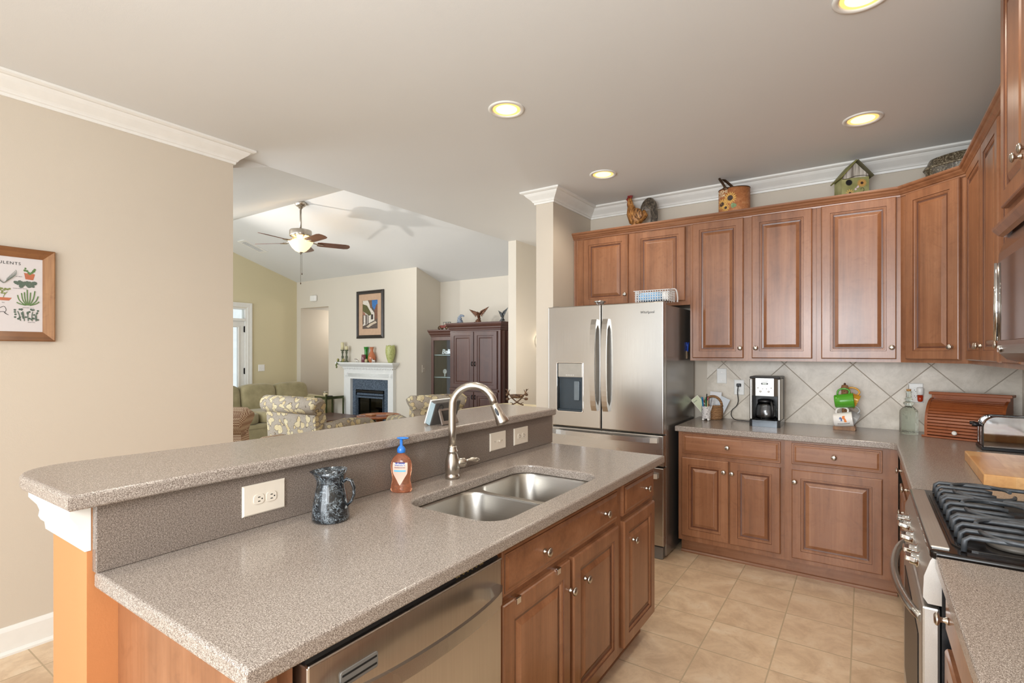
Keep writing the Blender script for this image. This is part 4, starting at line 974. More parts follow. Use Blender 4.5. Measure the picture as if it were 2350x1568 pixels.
# ================================================================== ON TOP OF CABINETS AND REFRIGERATOR
# rooster
def fleck(name, c1, c2, c3, scale=60, rough=.5, **k):
    t = NT(name); v = t.tc((1, 1, .6)); t.col(t.ramp(t.noise(v, scale, 5, .7, .5), [(.35, c1), (.5, c2), (.66, c3)])); t.bump(t.noise(v, scale*2, 3), .002, .6); return t.set(Roughness=rough, **k)
t = thing('rooster_figurine', 'painted rooster figurine standing above the refrigerator cabinet', 'figurine', (-2.345, -.195, 2.4205), 0)
HEN = fleck('rooster_feathers', '#4d3116', '#a0682f', '#cf9a5c', 45)
body = MB().tube([(.125, 0, .115), (.10, 0, .13), (.06, 0, .125), (.02, 0, .115), (-.02, 0, .13), (-.045, 0, .165), (-.052, 0, .205), (-.060, 0, .24), (-.066, 0, .262)], [.012, .032, .052, .066, .068, .052, .034, .027, .022], 18, up=(0, 1, 0), flat=.85)
body.add(MB().tube([(.0, 0, .09), (.0, 0, .04), (0, 0, .02)], [.05, .03, .022], 14, up=(0, 1, 0)))
body.ell((-.035, 0, .155), (.045, .05, .062), 16, 12)
mesh('body', body, HEN, t)
mesh('pedestal', MB().lathe([(.05, 0), (.05, .012), (.03, .022), (0, .022)], n=20), fleck('rooster_base', '#3b2a18', '#6b4a26', '#8a6a3c'), t)
for s_ in (-1, 1): mesh('wing', MB().ell((.045, s_*.050, .135), (.055, .014, .038), 14, 8, rot=Matrix.Rotation(.45, 3, 'Y')), fleck('rooster_wing', '#20160d', '#8b5a2b', '#d2a065', 60), t)
RED = simple('rooster_red', '#7e1f16', .45, 0, .15, 60)
cmb = MB().prism([(-.095, .262), (-.084, .276), (-.082, .292), (-.071, .284), (-.062, .298), (-.054, .284), (-.043, .296), (-.042, .28), (-.028, .284), (-.038, .262), (-.05, .252), (-.08, .255)], -.007, .007, 'y')
cmb.ell((-.072, 0, .258), (.022, .020, .022), 14, 10).ell((-.080, 0, .222), (.012, .012, .022), 12, 8)
mesh('comb', cmb, RED, t)
mesh('beak', MB().tube([(-.088, 0, .262), (-.106, 0, .258)], [.007, .001], 8), simple('beak_horn', '#8a5a2a', .4), t)
TAIL = fleck('rooster_tail', '#1b1713', '#4a4035', '#8a7c69', 70)
tf_ = MB()
for k in range(9):
    r = .050+.0045*k; off = (k-4)*.006
    arc = [(.105+.35*r-r*cos(a)*1.05, off, .135+r*1.25*sin(a)*(.75+.03*k)-(.05 if a > 2.6 else 0)*(a-2.6)*1.5) for a in [pi*1.12*j/12 for j in range(13)]]
    tf_.add(MB().tube(arc, [.004+.008*sin(pi*min(1, j/12+.15)) for j in range(13)], 8, up=(0, 1, 0), flat=.5))
mesh('tail', tf_, TAIL, t); t.scale = (.80, .85, 1.13); t.location.x = -2.368

# sunflower bucket
t = thing('metal_bucket', 'rusty orange sunflower-painted pail with raised handle', 'bucket', (-1.602, -.185, 2.4205), 0)
n_ = NT('rusty_painted_metal'); v_ = n_.tc(); a = n_.noise(v_, 30, 5, .7); n_.col(n_.ramp(a, [(.3, '#9a5c36'), (.5, '#b87648'), (.7, '#c99468')])); RUST = n_.set(Roughness=.6)
br_ = .110; bz = .232
mesh('body', MB().lathe([(0, .001), (br_-.002, 0), (br_, .004), (br_, bz), (br_-.003, bz), (br_-.003, .006), (0, .005)], n=40, sy=.75, cap=False), RUST, t)
mesh('rim', MB().tube([(br_*cos(a), br_*.75*sin(a), bz) for a in [2*pi*k/40 for k in range(40)]], .003, 8, closed=True), BRONZE, t)
hh = smooth([(-.045, -.082, bz+.0), (-.070, -.07, bz+.045), (-.096, -.045, bz+.088), (-.088, -.01, bz+.098), (-.045, .035, bz+.062), (.012, .080, bz+.0)], 5)
mesh('handle', MB().tube(hh, .0062, 8, flat=1.5), BRONZE, t)
mesh('handle_lug', MB().ell((-.045, -.083, bz-.004), (.022, .006, .010), 14, 8), BRONZE, t)
def cylp(x, z, off=.0012, r=br_, sy=.75): x = max(-r*.98, min(r*.98, x)); return (x, -sy*math.sqrt(r*r-x*x)-off, z)
def flower(cx, cz, r, cr, npet, pm, cm, par, proj=cylp, lay=0):
    q = MB()
    for k in range(npet):
        a = 2*pi*k/npet; da = pi/npet*.95
        P_ = [(cx+cr*.7*cos(a-da), cz+cr*.7*sin(a-da)), (cx+r*.75*cos(a-da*.6), cz+r*.75*sin(a-da*.6)), (cx+r*cos(a), cz+r*sin(a)), (cx+r*.75*cos(a+da*.6), cz+r*.75*sin(a+da*.6)), (cx+cr*.7*cos(a+da), cz+cr*.7*sin(a+da))]
        q._add([proj(x, z, .0010+lay) for x, z in P_], [tuple(range(5))])
    mesh('painted_petals', q, pm, par)
    c = MB(); c._add([proj(cx+cr*cos(a), cz+cr*sin(a), .0018+lay) for a in [2*pi*k/16 for k in range(16)]], [tuple(range(16))]); mesh('painted_flower_centre', c, cm, par)
YEL = simple('painted_yellow', '#d9ac56', .6, 0, .2, 80); DKB = simple('painted_dark_brown', '#3d2a20', .6, 0, .3, 90)
flower(-.012, .152, .048, .020, 16, YEL, DKB, t); flower(-.074, .118, .042, .017, 14, YEL, DKB, t); flower(-.044, .086, .032, .010, 12, YEL, DKB, t)
q = MB(); q._add([cylp(.012+.020*cos(a), .094+.018*sin(a)*(1+.2*cos(3*a)), .0012) for a in [2*pi*k/16 for k in range(16)]], [tuple(range(16))]); mesh('painted_leaf', q, simple('painted_green', '#7f9465', .6, 0, .3, 80), t)
CRM = simple('worn_cream_letter', '#dcc6a0', .6)
def bcyl(zc, xc=0): return lambda c: Vector(cylp(c.x+xc, c.y+zc, .0014+c.z))
mesh('lettering', lettering('NSHI', .036, .0002, .0006, bend=bcyl(.206, -.070)), CRM, t)
mesh('lettering', lettering('STEM', .023, .0002, .0005, bend=bcyl(.180, -.076)), CRM, t)

# birdhouse
t = thing('birdhouse', 'green painted birdhouse with flowers and pitched roof', 'birdhouse', (-.868, -.185, 2.4205), radians(22))
n_ = NT('painted_sage'); v_ = n_.tc(); n_.col(n_.ramp(n_.noise(v_, 12, 3), [(.35, '#8c8b55'), (.65, '#b0ac78')])); SAGE = n_.set(Roughness=.6)
hw_, hd_, hz0 = .080, .062, .170
mesh('house', MB().box(-hw_, -hd_, 0, hw_, hd_, hz0).prism([(-hw_, hz0), (hw_, hz0), (0, hz0+.095)], -hd_, hd_, 'y'), SAGE, t)
n_ = NT('whitewashed_boards'); v_ = n_.tc((60, 1, 3)); n_.col(n_.ramp(n_.noise(v_, 1, 3), [(.38, '#6f6459'), (.5, '#bdb5a8'), (.7, '#d6d0c6')])); WASH = n_.set(Roughness=.7)
mesh('gable_boards', MB().prism([(-hw_+.002, hz0-.012), (hw_-.002, hz0-.004), (hw_-.002, hz0+.006), (0, hz0+.090), (-hw_+.002, hz0+.002)], -hd_-.0015, -hd_-.0003, 'y'), WASH, t)
sn, L_ = math.atan2(.095, .08), .145
for s_, nm in ((-1, 'roof_panel'), (1, 'roof_panel')):
    r_ = MB().box(0, -hd_-.03, 0, L_, hd_+.02, .008).rot(sn, 'Y')
    if s_ < 0: r_.rot(pi, 'Z').mv(0, -.010, 0)
    mesh(nm, r_.mv(0, 0, hz0+.098), simple('roof_olive', '#7d7b45', .6) if s_ < 0 else simple('roof_dark_olive', '#57533c', .6), t)
mesh('entry_hole', MB().cyl((-.038, -hd_-.0012, .132), .017, .001, 'y', 20), M_DARK, t)
mesh('entry_ring', MB().tube([(-.038+.0185*cos(a), -hd_-.001, .132+.0185*sin(a)) for a in [2*pi*k/20 for k in range(20)]], .0015, 6, closed=True), simple('ring_green', '#4c4b30', .5), t)
flat_ = lambda x, z, off=.001: (x, -hd_-off, z)
flower(.038, .125, .030, .009, 16, simple('petal_orange', '#e0a050', .5, 0, .1), DKB, t, flat_)
flower(-.032, .062, .028, .008, 11, simple('petal_gold', '#d9b468', .5, 0, .1), DKB, t, flat_)
q = MB(); q._add([flat_(.004, .096, .002), flat_(.016, .112, .002), (.022, -hd_-.002, .100), (.014, -hd_-.002, .092)], [(0, 1, 2, 3)]); q._add([flat_(.004, .096, .002), flat_(-.006, .088, .002), flat_(-.002, .078, .002), flat_(.008, .082, .002)], [(0, 1, 2, 3)])
mesh('painted_butterfly', q, simple('pale_pink_paint', '#e6cfd2', .5), t)
VINE = simple('vine_brown', '#3f3520', .6)
mesh('painted_vine', MB().tube(smooth([(-hw_, -hd_-.002, hz0-.012), (-.05, -hd_-.003, hz0-.014), (0, -hd_-.003, hz0+.002), (.05, -hd_-.003, hz0+.004), (hw_, -hd_-.002, hz0-.004)]), .0018, 6), VINE, t)
mesh('painted_scroll', MB().tube(smooth([(.0, -hd_-.001, .055), (.022, -hd_-.001, .058), (.048, -hd_-.001, .072), (.048, -hd_-.001, .090), (.035, -hd_-.001, .092), (.032, -hd_-.001, .082)]), .0013, 6), VINE, t)
mesh('wire_loop', MB().tube([(.02, .02, hz0+.085), (.03, .02, hz0+.115), (.04, .02, hz0+.112)], .001, 5), BRONZE, t)

# oval tub on the corner cabinet, candlestick on the right run
t = thing('enamel_tub', 'large dark speckled enamel roaster on angled corner cabinet', 'roasting pan', (-.300, -.225, 2.4205), radians(-12))
mesh('pan', MB().lathe([(0, 0), (.165, 0), (.178, .02), (.184, .125), (.190, .132), (.190, .158), (.186, .160), (.176, .175), (.170, .19), (.165, .20), (.12, .212), (0, .216)], n=44, sx=1., sy=.60, cap=False), fleck('speckled_enamel', '#332b20', '#564a38', '#b0a48a', 130, .2), t)
mesh('rim_band', MB().tube([(.191*cos(a), .191*.60*sin(a), .145) for a in [2*pi*k/44 for k in range(44)]], .006, 8, closed=True), fleck('enamel_rim', '#4a4030', '#7d705a', '#b5a88e', 50, .25), t)
t = thing('candlestick', 'gold knob of an ornament on top of right-hand cabinets', 'ornament', (-.262, -1.075, 2.4205))
mesh('stem', MB().lathe([(.04, 0), (.04, .01), (.015, .02), (.010, .10), (.016, .14), (.010, .17), (.018, .205), (.020, .225), (.012, .245), (0, .25)], n=20), simple('antique_gold', '#b08a45', .35, .8, .2, 60), t)

# refrigerator top: plastic basket with blue bag, jar
t = thing('plastic_basket', 'clear white plastic basket holding blue bags on refrigerator top', 'basket', (-2.03, -.70, 1.7905))
PLA = NT('translucent_plastic'); PLA.col('#e8e8e8'); PLA = PLA.set(Roughness=.25, Alpha=.62)
bk = MB(); X_, Y_ = .122, .072
for side in range(4):
    for k in range(14 if side % 2 == 0 else 8):
        n0 = 14 if side % 2 == 0 else 8; u = -1+2*(k+.5)/n0
        x, y = [(u*X_, -Y_), (X_, u*Y_), (u*X_, Y_), (-X_, u*Y_)][side]
        if side % 2 == 0: bk.box(x-.0025, y-.001, .0, x+.0025, y+.001, .078)
        else: bk.box(x-.001, y-.0025, .0, x+.001, y+.0025, .078)
for z in (.012, .030, .048, .064): bk.add(plate([(-X_-.001, -Y_-.001), (X_+.001, -Y_-.001), (X_+.001, Y_+.001), (-X_-.001, Y_+.001)], [[(-X_+.001, -Y_+.001), (X_-.001, -Y_+.001), (X_-.001, Y_-.001), (-X_+.001, Y_-.001)]], .004, M=T(0, 0, z)))
mesh('basket_grid', bk, PLA, t, kind='stuff')
mesh('rim', plate([(-X_-.008, -Y_-.008), (X_+.008, -Y_-.008), (X_+.008, Y_+.008), (-X_-.008, Y_+.008)], [[(-X_+.001, -Y_+.001), (X_-.001, -Y_+.001), (X_-.001, Y_-.001), (-X_+.001, Y_-.001)]], .005, .001, 1, M=T(0, 0, .076)), PLA, t)
mesh('handle', MB().tube(smooth([(X_+.004, -.045, .080), (X_+.040, -.045, .076), (X_+.052, -.045, .02), (X_+.050, -.045, -.012)]), .004, 8, up=(0, 1, 0), flat=3.2), PLA, t)
tp = thing('blue_packet', 'light blue packet lying inside the plastic basket', 'packet', (-2.055, -.70, 1.7955)); mesh('packet', MB().ell((0, 0, .033), (.085, .060, .032), 20, 10, .45), simple('light_blue_wrap', '#7fb0d8', .4, 0, .15, 60), tp)
tp = thing('white_packet', 'white packet at right end inside the plastic basket', 'packet', (-1.945, -.70, 1.7955)); mesh('packet', MB().ell((0, 0, .031), (.024, .058, .030), 16, 10, .45), M_WHITE, tp)
t = thing('glass_jar', 'low lidded glass jar at left on refrigerator top', 'jar', (-2.475, -.66, 1.7655))
mesh('jar', MB().lathe([(0, 0), (.030, 0), (.032, .004), (.031, .050), (.0, .051)], n=26, cap=False), M_CLEAR, t)
mesh('lid', MB().lathe([(.0, .0515), (.044, .0515), (.046, .055), (.044, .062), (0, .064)], n=28), CHROME, t)
t = thing('magnetic_clip', 'blue clip holding a tag on the refrigerator side', 'clip', (-1.9275, -.275, 1.46))
mesh('jaw', MB().tube([(.004, -.012, .05), (.006, -.002, .02), (.004, 0, -.02)], .005, 8).add(MB().tube([(.012, .014, .05), (.010, .004, .02), (.008, 0, -.02)], .005, 8)), simple('clip_blue', '#2648a8', .35), t)
mesh('tag', MB().box(.002, -.016, -.075, .005, .016, -.015), simple('kraft_paper', '#b09a80', .8), t)

# ================================================================== FRAMED PRINT ON THE LEFT WALL
t = thing('framed_print', 'rustic wood-framed botanical print on left wall', 'picture', (X1, -3.66, 1.7116), radians(90))
hwd, hht = .187, .2235
FRW = m_wood('rustic_frame_wood', '#5f3a1c', '#8a5c34', '#b08355', axis=2, rough=.55, scale=1.6); FRH = m_wood('rustic_frame_wood_rail', '#5f3a1c', '#7c4d26', '#93663c', axis=0, rough=.55, scale=1.6)
def framepiece(k):
    prof = [(0, 0), (0, .024), (.004, .026), (.046, .014), (.046, 0)]
    x0, z0, x1, z1 = -hwd, -hht, hwd, hht; cs = []
    for ins, fw in prof: cs.append([(x0+ins, -fw, z0+ins), (x1-ins, -fw, z0+ins), (x1-ins, -fw, z1-ins), (x0+ins, -fw, z1-ins)])
    q = MB(); a, b = k, (k+1) % 4; vs = []; fs = []
    for c_ in cs: vs += [c_[a], c_[b]]
    n = len(prof)
    for i in range(n-1): fs.append((2*i, 2*i+1, 2*i+3, 2*i+2))
    fs += [tuple(2*i for i in range(n)), tuple(2*i+1 for i in range(n))]
    q._add(vs, fs); return q
for k in range(4): mesh('frame_side', framepiece(k), FRH if k % 2 == 0 else FRW, t)
pr = mesh('print', MB().box(-hwd+.045, -.012, -hht+.045, hwd-.045, -.006, hht-.045), simple('poster_paper', '#cfc9c8', .6, 0, .01), t)
PGY = .0125
INK = simple('ink_dark', '#3a3a3c', .6); GRN = simple('print_green', '#5c7a48', .6, 0, .2, 200); DGN = simple('print_grey_green', '#57665a', .6, 0, .3, 300); TER = simple('print_terracotta', '#b4694a', .6, 0, .1)
mesh('lettering', lettering('SUCCULENTS', .019, .0001, .0002, M=T(-.007, -PGY, .147) @ FRONT, space=1.25), INK, pr)
def flatshape(polys, off=.0004):
    q = MB()
    for i, p in enumerate(polys): q._add([(x, -PGY-off-i*.00004, z) for x, z in p], [tuple(range(len(p)))])
    return q
def disc(cx, cz, r, n=12, ax=1.): return [(cx+r*cos(a)*ax, cz+r*sin(a)) for a in [2*pi*k/n for k in range(n)]]
def ribbon(P_, w):
    P_ = smooth([(x, 0, z) for x, z in P_], 4); q = []
    for i in range(len(P_)-1):
        a, b = P_[i], P_[i+1]; d = (b-a).normalized(); nx, nz = -d.z*w, d.x*w
        q.append([(a.x+nx, a.z+nz), (a.x-nx, a.z-nz), (b.x-nx, b.z-nz), (b.x+nx, b.z+nz)])
    return q
mesh('drawing_pot', flatshape([[(.074, .100), (.078, .076), (.106, .074), (.112, .098), (.112, .104), (.072, .106)]]), TER, pr)
mesh('drawing_leaves', flatshape([disc(.076, .118, .0055), disc(.084, .116, .005), disc(.090, .108, .005), disc(.078, .128, .004), disc(.108, .118, .006), disc(.112, .126, .005), disc(.102, .110, .005), disc(.094, .104, .006)]), GRN, pr)
random.seed(3)
mesh('drawing_cactus_clump', flatshape([disc(.040+random.random()*.076, .040+random.random()*.022, .0045+random.random()*.005) for _ in range(26)]), DGN, pr)
st = []
for x0, x1, h in ((.066, .050, .045), (.074, .064, .055), (.080, .074, .06), (.086, .084, .072), (.092, .096, .06), (.098, .112, .068), (.104, .124, .045), (.100, .128, .02), (.070, .046, .012)):
    st += ribbon([((x0+.088)/2, -.050), (x0*.4+x1*.6, -.050+h*.5), (x1, -.050+h*1.05)], .0022)
mesh('drawing_stick_cactus', flatshape(st), GRN, pr)
pc = []
random.seed(5)
for _ in range(30):
    x, z = .040+random.random()*.085, -.120+random.random()*.052; pc.append(disc(x, z, .0045)); 
for a_ in range(5): pc += ribbon([(.06+a_*.014, -.126), (.056+a_*.015, -.1), (.05+a_*.018, -.08)], .0018)
mesh('drawing_prickly_pear', flatshape(pc), DGN, pr)
lf = []
for k in range(9): lf += ribbon([(.000, .050), (.010+.004*k, .060+.004*k), (.014+.0035*k, .076+.005*k)], .0008); lf += ribbon([(.000, .050), (-.010-.004*k, .060+.004*k), (-.014-.0035*k, .076+.005*k)], .0008)
mesh('drawing_agave', flatshape(lf), DGN, pr)
mesh('drawing_bowl', flatshape([[(-.030, -.018), (-.020, -.032), (.020, -.032), (.030, -.018)]]), TER, pr)
mesh('drawing_bonsai', flatshape([disc(-.02+random.random()*.045, -.010+random.random()*.036, .0045) for _ in range(16)]+ribbon([(0, -.018), (.004, -.005), (.014, .01)], .0012)), simple('print_olive', '#7c8450', .6, 0, .2, 200), pr)
mesh('drawing_tendrils', flatshape(ribbon([(-.02, -.075), (.002, -.060), (.010, -.078), (.004, -.09), (.018, -.10)], .001)+ribbon([(-.02, -.09), (.0, -.085), (.012, -.098)], .001)), INK, pr)
for x, z, s_ in ((.055, .086, 'JELLY BEANS'), (.058, .029, 'GOLDEN BARREL CACTUS'), (.088, -.062, 'ORGAN PIPE CACTUS'), (.100, -.132, 'PRICKLY PEAR'), (.0, -.042, 'JADE')):
    mesh('caption', lettering(s_, .0042, .0001, M=T(x, -PGY, z) @ FRONT), INK, pr)

# ================================================================== LIVING ROOM
# ceiling fan hanging from the ridge
fx_, fy_ = -6.688, RY
t = thing('ceiling_fan', 'brushed ceiling fan with five brown blades and lit bowl', 'ceiling fan', (fx_, fy_, RZ))
z0 = RZ
mesh('canopy', MB().lathe([(.070, .012), (.072, -.02), (.064, -.045), (.045, -.06), (.030, -.068), (.022, -.085), (.0, -.086)], n=28), NICKEL, t)
mesh('downrod', MB().cyl((0, 0, 2.975-z0), .0125, z0-.08-2.975, n=14), NICKEL, t)
mt = mesh('motor_housing', MB().lathe([(.016, 3.00-z0), (.030, 2.985-z0), (.100, 2.982-z0), (.130, 2.974-z0), (.134, 2.962-z0), (.134, 2.905-z0), (.128, 2.895-z0), (.085, 2.884-z0), (.05, 2.878-z0), (.045, 2.84-z0), (0, 2.84-z0)], n=36), NICKEL, t)
FANW = m_wood('fan_blade_walnut', '#4c2a1c', '#6b3f2b', '#7f5039', axis=0, rough=.4)
for k in range(5):
    a = radians(29+34.25+72*k); M_ = Matrix.Rotation(a, 4, 'Z')
    zb = 2.845-z0
    bl_ = plate([(.20, -.048), (.24, -.062), (.54, -.068), (.585, -.055), (.603, -.02), (.603, .02), (.585, .055), (.54, .068), (.24, .062), (.20, .048)], [], .006, .001, 1, M=M_ @ T(0, 0, zb-.03) @ Matrix.Rotation(radians(-13), 4, 'X'))
    b = mesh('blade', bl_, FANW, t)
    mesh('blade_iron', MB().tube([(.07, 0, zb+.025), (.12, 0, zb+.0), (.17, 0, zb-.022), (.23, 0, zb-.026)], .009, 8, up=(0, 1, 0), flat=1.8).add(plate([(.19, -.03), (.26, -.022), (.28, 0), (.26, .022), (.19, .03)], [], .004, .001, 1, M=T(0, 0, zb-.034))).tf(M_), NICKEL, b)
lk = mesh('light_bowl', MB().lathe([(.145, 2.838-z0), (.150, 2.830-z0), (.140, 2.812-z0), (.105, 2.755-z0), (.065, 2.715-z0), (.03, 2.700-z0), (.0, 2.698-z0)], n=36, cap=False), emit('lit_alabaster', '#ffe2a8', 1.25), t)
mesh('finial', MB().lathe([(.030, 2.702-z0), (.028, 2.692-z0), (.010, 2.682-z0), (.006, 2.668-z0), (0, 2.666-z0)], n=16), NICKEL, lk)
for dx, dy, zb in ((.012, .010, 2.44), (-.0, -.0, 2.32)):
    mesh('pull_chain', MB().cyl((dx, dy, zb-z0), .0016, 2.68-zb, n=6).add(MB().lathe([(0, zb-.03-z0), (.006, zb-.025-z0), (.006, zb-.01-z0), (0, zb-z0)], (dx, dy, 0), 8)), BRONZE, t)
point('fan_lamp', (fx_, fy_, 2.80), 5, .10, (1, .85, .62))
fl_ = point('floor_lamp_glow', (-9.18, -2.10, 2.05), 330, .045, (1, .95, .89), 62)
fl_.rotation_euler = (Vector((-6.2, -.1, 3.1))-Vector((-9.18, -2.10, 2.05))).to_track_quat('-Z', 'Y').to_euler(); fl_.data.spot_blend = 1.0
point('hallway_fill', (-9.05, 2.4, 2.0), 9, .1, (1, .92, .84))  # unseen light put in to brighten the hallway, no fixture built
point('nook_lamp', (-3.5, .55, 1.5), 9, .06, (1, .93, .85))

# fireplace
t = thing('fireplace', 'white fireplace mantel with dentils around a dark slate firebox', 'fireplace', (-7.545, 1.36, 0))
WH = simple('mantel_white', '#e3e4e2', .4, 0, .02)
ms = mesh('mantel_shelf', MB().box(-8.270, 1.275, 1.240, -6.861, YF, 1.266, .006, 2), WH, t, w=True)
mc = [(0, 1.165), (.010, 1.17), (.014, 1.185), (.035, 1.205), (.062, 1.225), (.070, 1.240), (0, 1.240)]
mesh('mantel_cornice', MB().sweep(mc, [(-8.155, YF), (-8.155, 1.362), (-6.936, 1.362), (-6.936, YF)]), WH, t, w=True)
fz = plate([(-8.147, 0), (-7.98, 0), (-7.98, .99), (-7.064, .99), (-7.064, 0), (-6.944, 0), (-6.944, 1.235), (-8.147, 1.235)], [], .061, M=T(0, YF, 0) @ FRONT)
mesh('surround', fz, WH, t, w=True)
dn = MB()
for i in range(32): mesh('dentil', MB().box(-8.14+i*.0378, 1.346, 1.150, -8.14+i*.0378+.021, 1.370, 1.172), WH, t, w=True)
for z in (1.03, 1.045, 1.06, 1.075): mesh('reeding', MB().cyl((-8.03, 1.369, z), .006, .98, 'x', 8), WH, t, w=True)
for x in (-8.085, -7.0): mesh('corner_rosette', MB().box(x-.035, 1.359, 1.02, x+.035, 1.370, 1.09).lathe([(.026, 0), (.024, -.008), (.016, -.004), (.008, -.010), (0, -.010)], (x, 1.360, 1.055), 20, 'y'), WH, t, w=True)
SLATE = NT('blue_slate_tile'); v_ = SLATE.tc(); SLATE.col(SLATE.ramp(SLATE.noise(v_, 60, 4), [(.35, '#3f4b5a'), (.65, '#5f6d7e')])); SLATE = SLATE.set(Roughness=.18)
mesh('slate_facing', plate([(-7.98, 0), (-7.064, 0), (-7.064, .99), (-7.98, .99)], [[(-7.90, .10), (-7.20, .10), (-7.20, .81), (-7.90, .81)]], .012, M=T(0, YF, 0) @ FRONT), SLATE, t, w=True)
fb = mesh('firebox', MB().box(-7.90, YF+.42, .12, -7.20, YF+.44, .81).box(-7.92, YF-.01, .12, -7.90, YF+.44, .81).box(-7.20, YF-.01, .12, -7.18, YF+.44, .81).box(-7.90, YF, .81, -7.20, YF+.44, .83).box(-7.90, YF, .10, -7.20, YF+.44, .12), M_BLACK, t, w=True)
mesh('glass_front', MB().box(-7.86, YF+.012, .14, -7.24, YF+.016, .675), glass('smoked_glass', '#5a5c58', .03), fb, w=True)
mesh('louvre', MB().box(-7.88, YF-.02, .765, -7.22, YF+.01, .80), M_BLACK, fb, w=True)
mesh('louvre', MB().box(-7.86, YF-.022, .72, -7.22, YF+.01, .755), SLATE, fb, w=True)
mesh('louvre', MB().box(-7.86, YF-.022, .675, -7.22, YF+.01, .707), SLATE, fb, w=True)
for x in (-7.885, -7.860, -7.235): mesh('frame_bar', MB().box(x-.006, YF-.012, .13, x+.006, YF+.012, .715), SLATE, fb, w=True)
for dx, dz, l in ((-.12, .2, .3), (.1, .22, .28), (0, .30, .34), (.14, .34, .2)):
    mesh('log', MB().tube([(-7.53+dx-l/2, YF+.25, dz), (-7.53+dx, YF+.2, dz+.03), (-7.53+dx+l/2, YF+.22, dz+.01)], .04, 10), simple('fire_log', '#8d7d55', .9, 0, .4, 20, .01), fb, w=True)
# mantel objects
MZ = 1.2665
def candle(x, h_hold, h_c, lb):
    t = thing('candle_holder', lb[0], 'candle holder', (x, 1.35, MZ))
    H = h_hold
    mesh('stem', MB().lathe([(.035, 0), (.035, .008), (.018, .02), (.014, .05), (.022, H*.42), (.012, H*.55), (.012, H*.7), (.020, H*.78), (.013, H*.86), (.034, H-.006), (.034, H), (0, H)], n=18), simple('verdigris_bronze', '#5f6450', .6, .3, .25, 50), t)
    c = thing('candle', lb[1], 'candle', (x, 1.35, MZ+H+.0002)); mesh('wax', MB().lathe([(.027, 0), (.0275, h_c), (.022, h_c+.002), (0, h_c-.004)], n=20), simple('ivory_wax', '#d8cfa8', .5), c); mesh('wick', MB().cyl((0, 0, h_c-.004), .001, .014, n=6), M_DARK, c)
candle(-8.161, .208, .125, ('left green turned candle holder on the mantel', 'taller ivory candle at the left end of mantel'))
candle(-8.055, .208, .060, ('right green turned candle holder, beside the taller candle', 'shorter ivory candle second from left on mantel'))
t = thing('leaf_garland', 'small green vine draped at the left end of mantel', 'garland', (-8.16, 1.305, MZ))
mesh('vine', MB().tube(smooth([(-.06, .0, .03), (-.03, -.01, .015), (.01, .0, .008), (.06, -.005, .010), (.09, .0, .008)]), .004, 6).add(MB().tube(smooth([(-.05, -.01, .012), (-.055, -.035, -.01), (-.05, -.036, -.06), (-.055, -.036, -.09)]), .004, 6)), simple('ivy_green', '#3f4d24', .7), t)
random.seed(11)
for i, (x, y, z) in enumerate([(-.055, -.012, .04), (-.045, -.036, -.03), (-.06, -.037, -.055), (-.05, -.037, -.085), (.075, -.01, .018), (.055, -.01, .014), (-.03, -.02, .02)]):
    mesh('leaf', MB().ell((x, y, z), (.018, .007, .022), 8, 6, rot=Matrix.Rotation(random.random()*2, 3, 'Y')), simple('ivy_leaf', '#55602c', .6) if 'ivl' not in MATS else MATS['ivl'], t)
for i, x in enumerate((-.055, .085)): mesh('gourd', MB().ell((x, -.005, .035), (.022, .02, .028), 12, 8), simple('dried_gourd', '#a59a62', .6, 0, .2, 40), t)
t = thing('vase', 'green glass vase neck rising behind the pink vase on mantel', 'vase', (-7.60, 1.385, MZ)); g_ = NT('green_glass'); g_.col('#1c9a1c'); mesh('body', MB().lathe([(.0, 0), (.034, 0), (.036, .02), (.030, .10), (.024, .15), (.027, .20), (.038, .255), (.035, .255), (.022, .19), (.021, .15), (.03, .02), (0, .01)], n=24, cap=False), g_.set(Roughness=.1, Transmission_Weight=.4), t)
t = thing('vase', 'short speckled pink glass vase in front of the green one', 'vase', (-7.578, 1.316, MZ)); g_ = NT('pink_glass'); v_ = g_.tc(); g_.col(g_.ramp(g_.noise(v_, 80, 3), [(.4, '#7a3a44'), (.6, '#b07a82')])); mesh('body', MB().lathe([(.0, 0), (.038, 0), (.037, .06), (.034, .125), (.036, .128), (.032, .128), (.031, .06), (.033, .006), (0, .005)], n=24, cap=False), g_.set(Roughness=.1, Transmission_Weight=.3), t)
t = thing('vase', 'round-bellied orange glass vase in middle of the mantel', 'vase', (-7.43, 1.358, MZ)); g_ = NT('orange_glass'); g_.col('#f2a070'); mesh('body', MB().lathe([(.0, 0), (.035, 0), (.052, .02), (.064, .06), (.062, .095), (.045, .14), (.026, .175), (.022, .20), (.036, .253), (.033, .253), (.018, .20), (.022, .172), (.058, .09), (.060, .06), (.048, .022), (0, .012)], n=28, cap=False), g_.set(Roughness=.08, Transmission_Weight=.6), t)
t = thing('vase', 'large pale green pierced ceramic vase at right of mantel', 'vase', (-6.985, 1.352, MZ)); g_ = NT('pierced_green_ceramic'); v_ = g_.tc((1, 1, .7)); vo = g_.n('ShaderNodeTexVoronoi'); vo.inputs['Scale'].default_value = 45; g_.l(v_, vo.inputs['Vector'])
g_.col(g_.ramp(vo.outputs['Distance'], [(.0, '#5a5f30'), (.13, '#7c824c'), (.2, '#a3a863'), (.5, '#b3b878')])); g_.bump(vo.outputs['Distance'], .006, .6)
vb = MB().lathe([(.0, 0), (.034, 0), (.042, .02), (.062, .08), (.076, .15), (.078, .20), (.072, .25), (.066, .272), (.061, .272), (.068, .20), (.066, .15), (.05, .07), (0, .012)], n=36, cap=False)
for v in vb.b.verts:
    if v.co.z > .262: v.co.z += .008*sin(5*math.atan2(v.co.y, v.co.x))
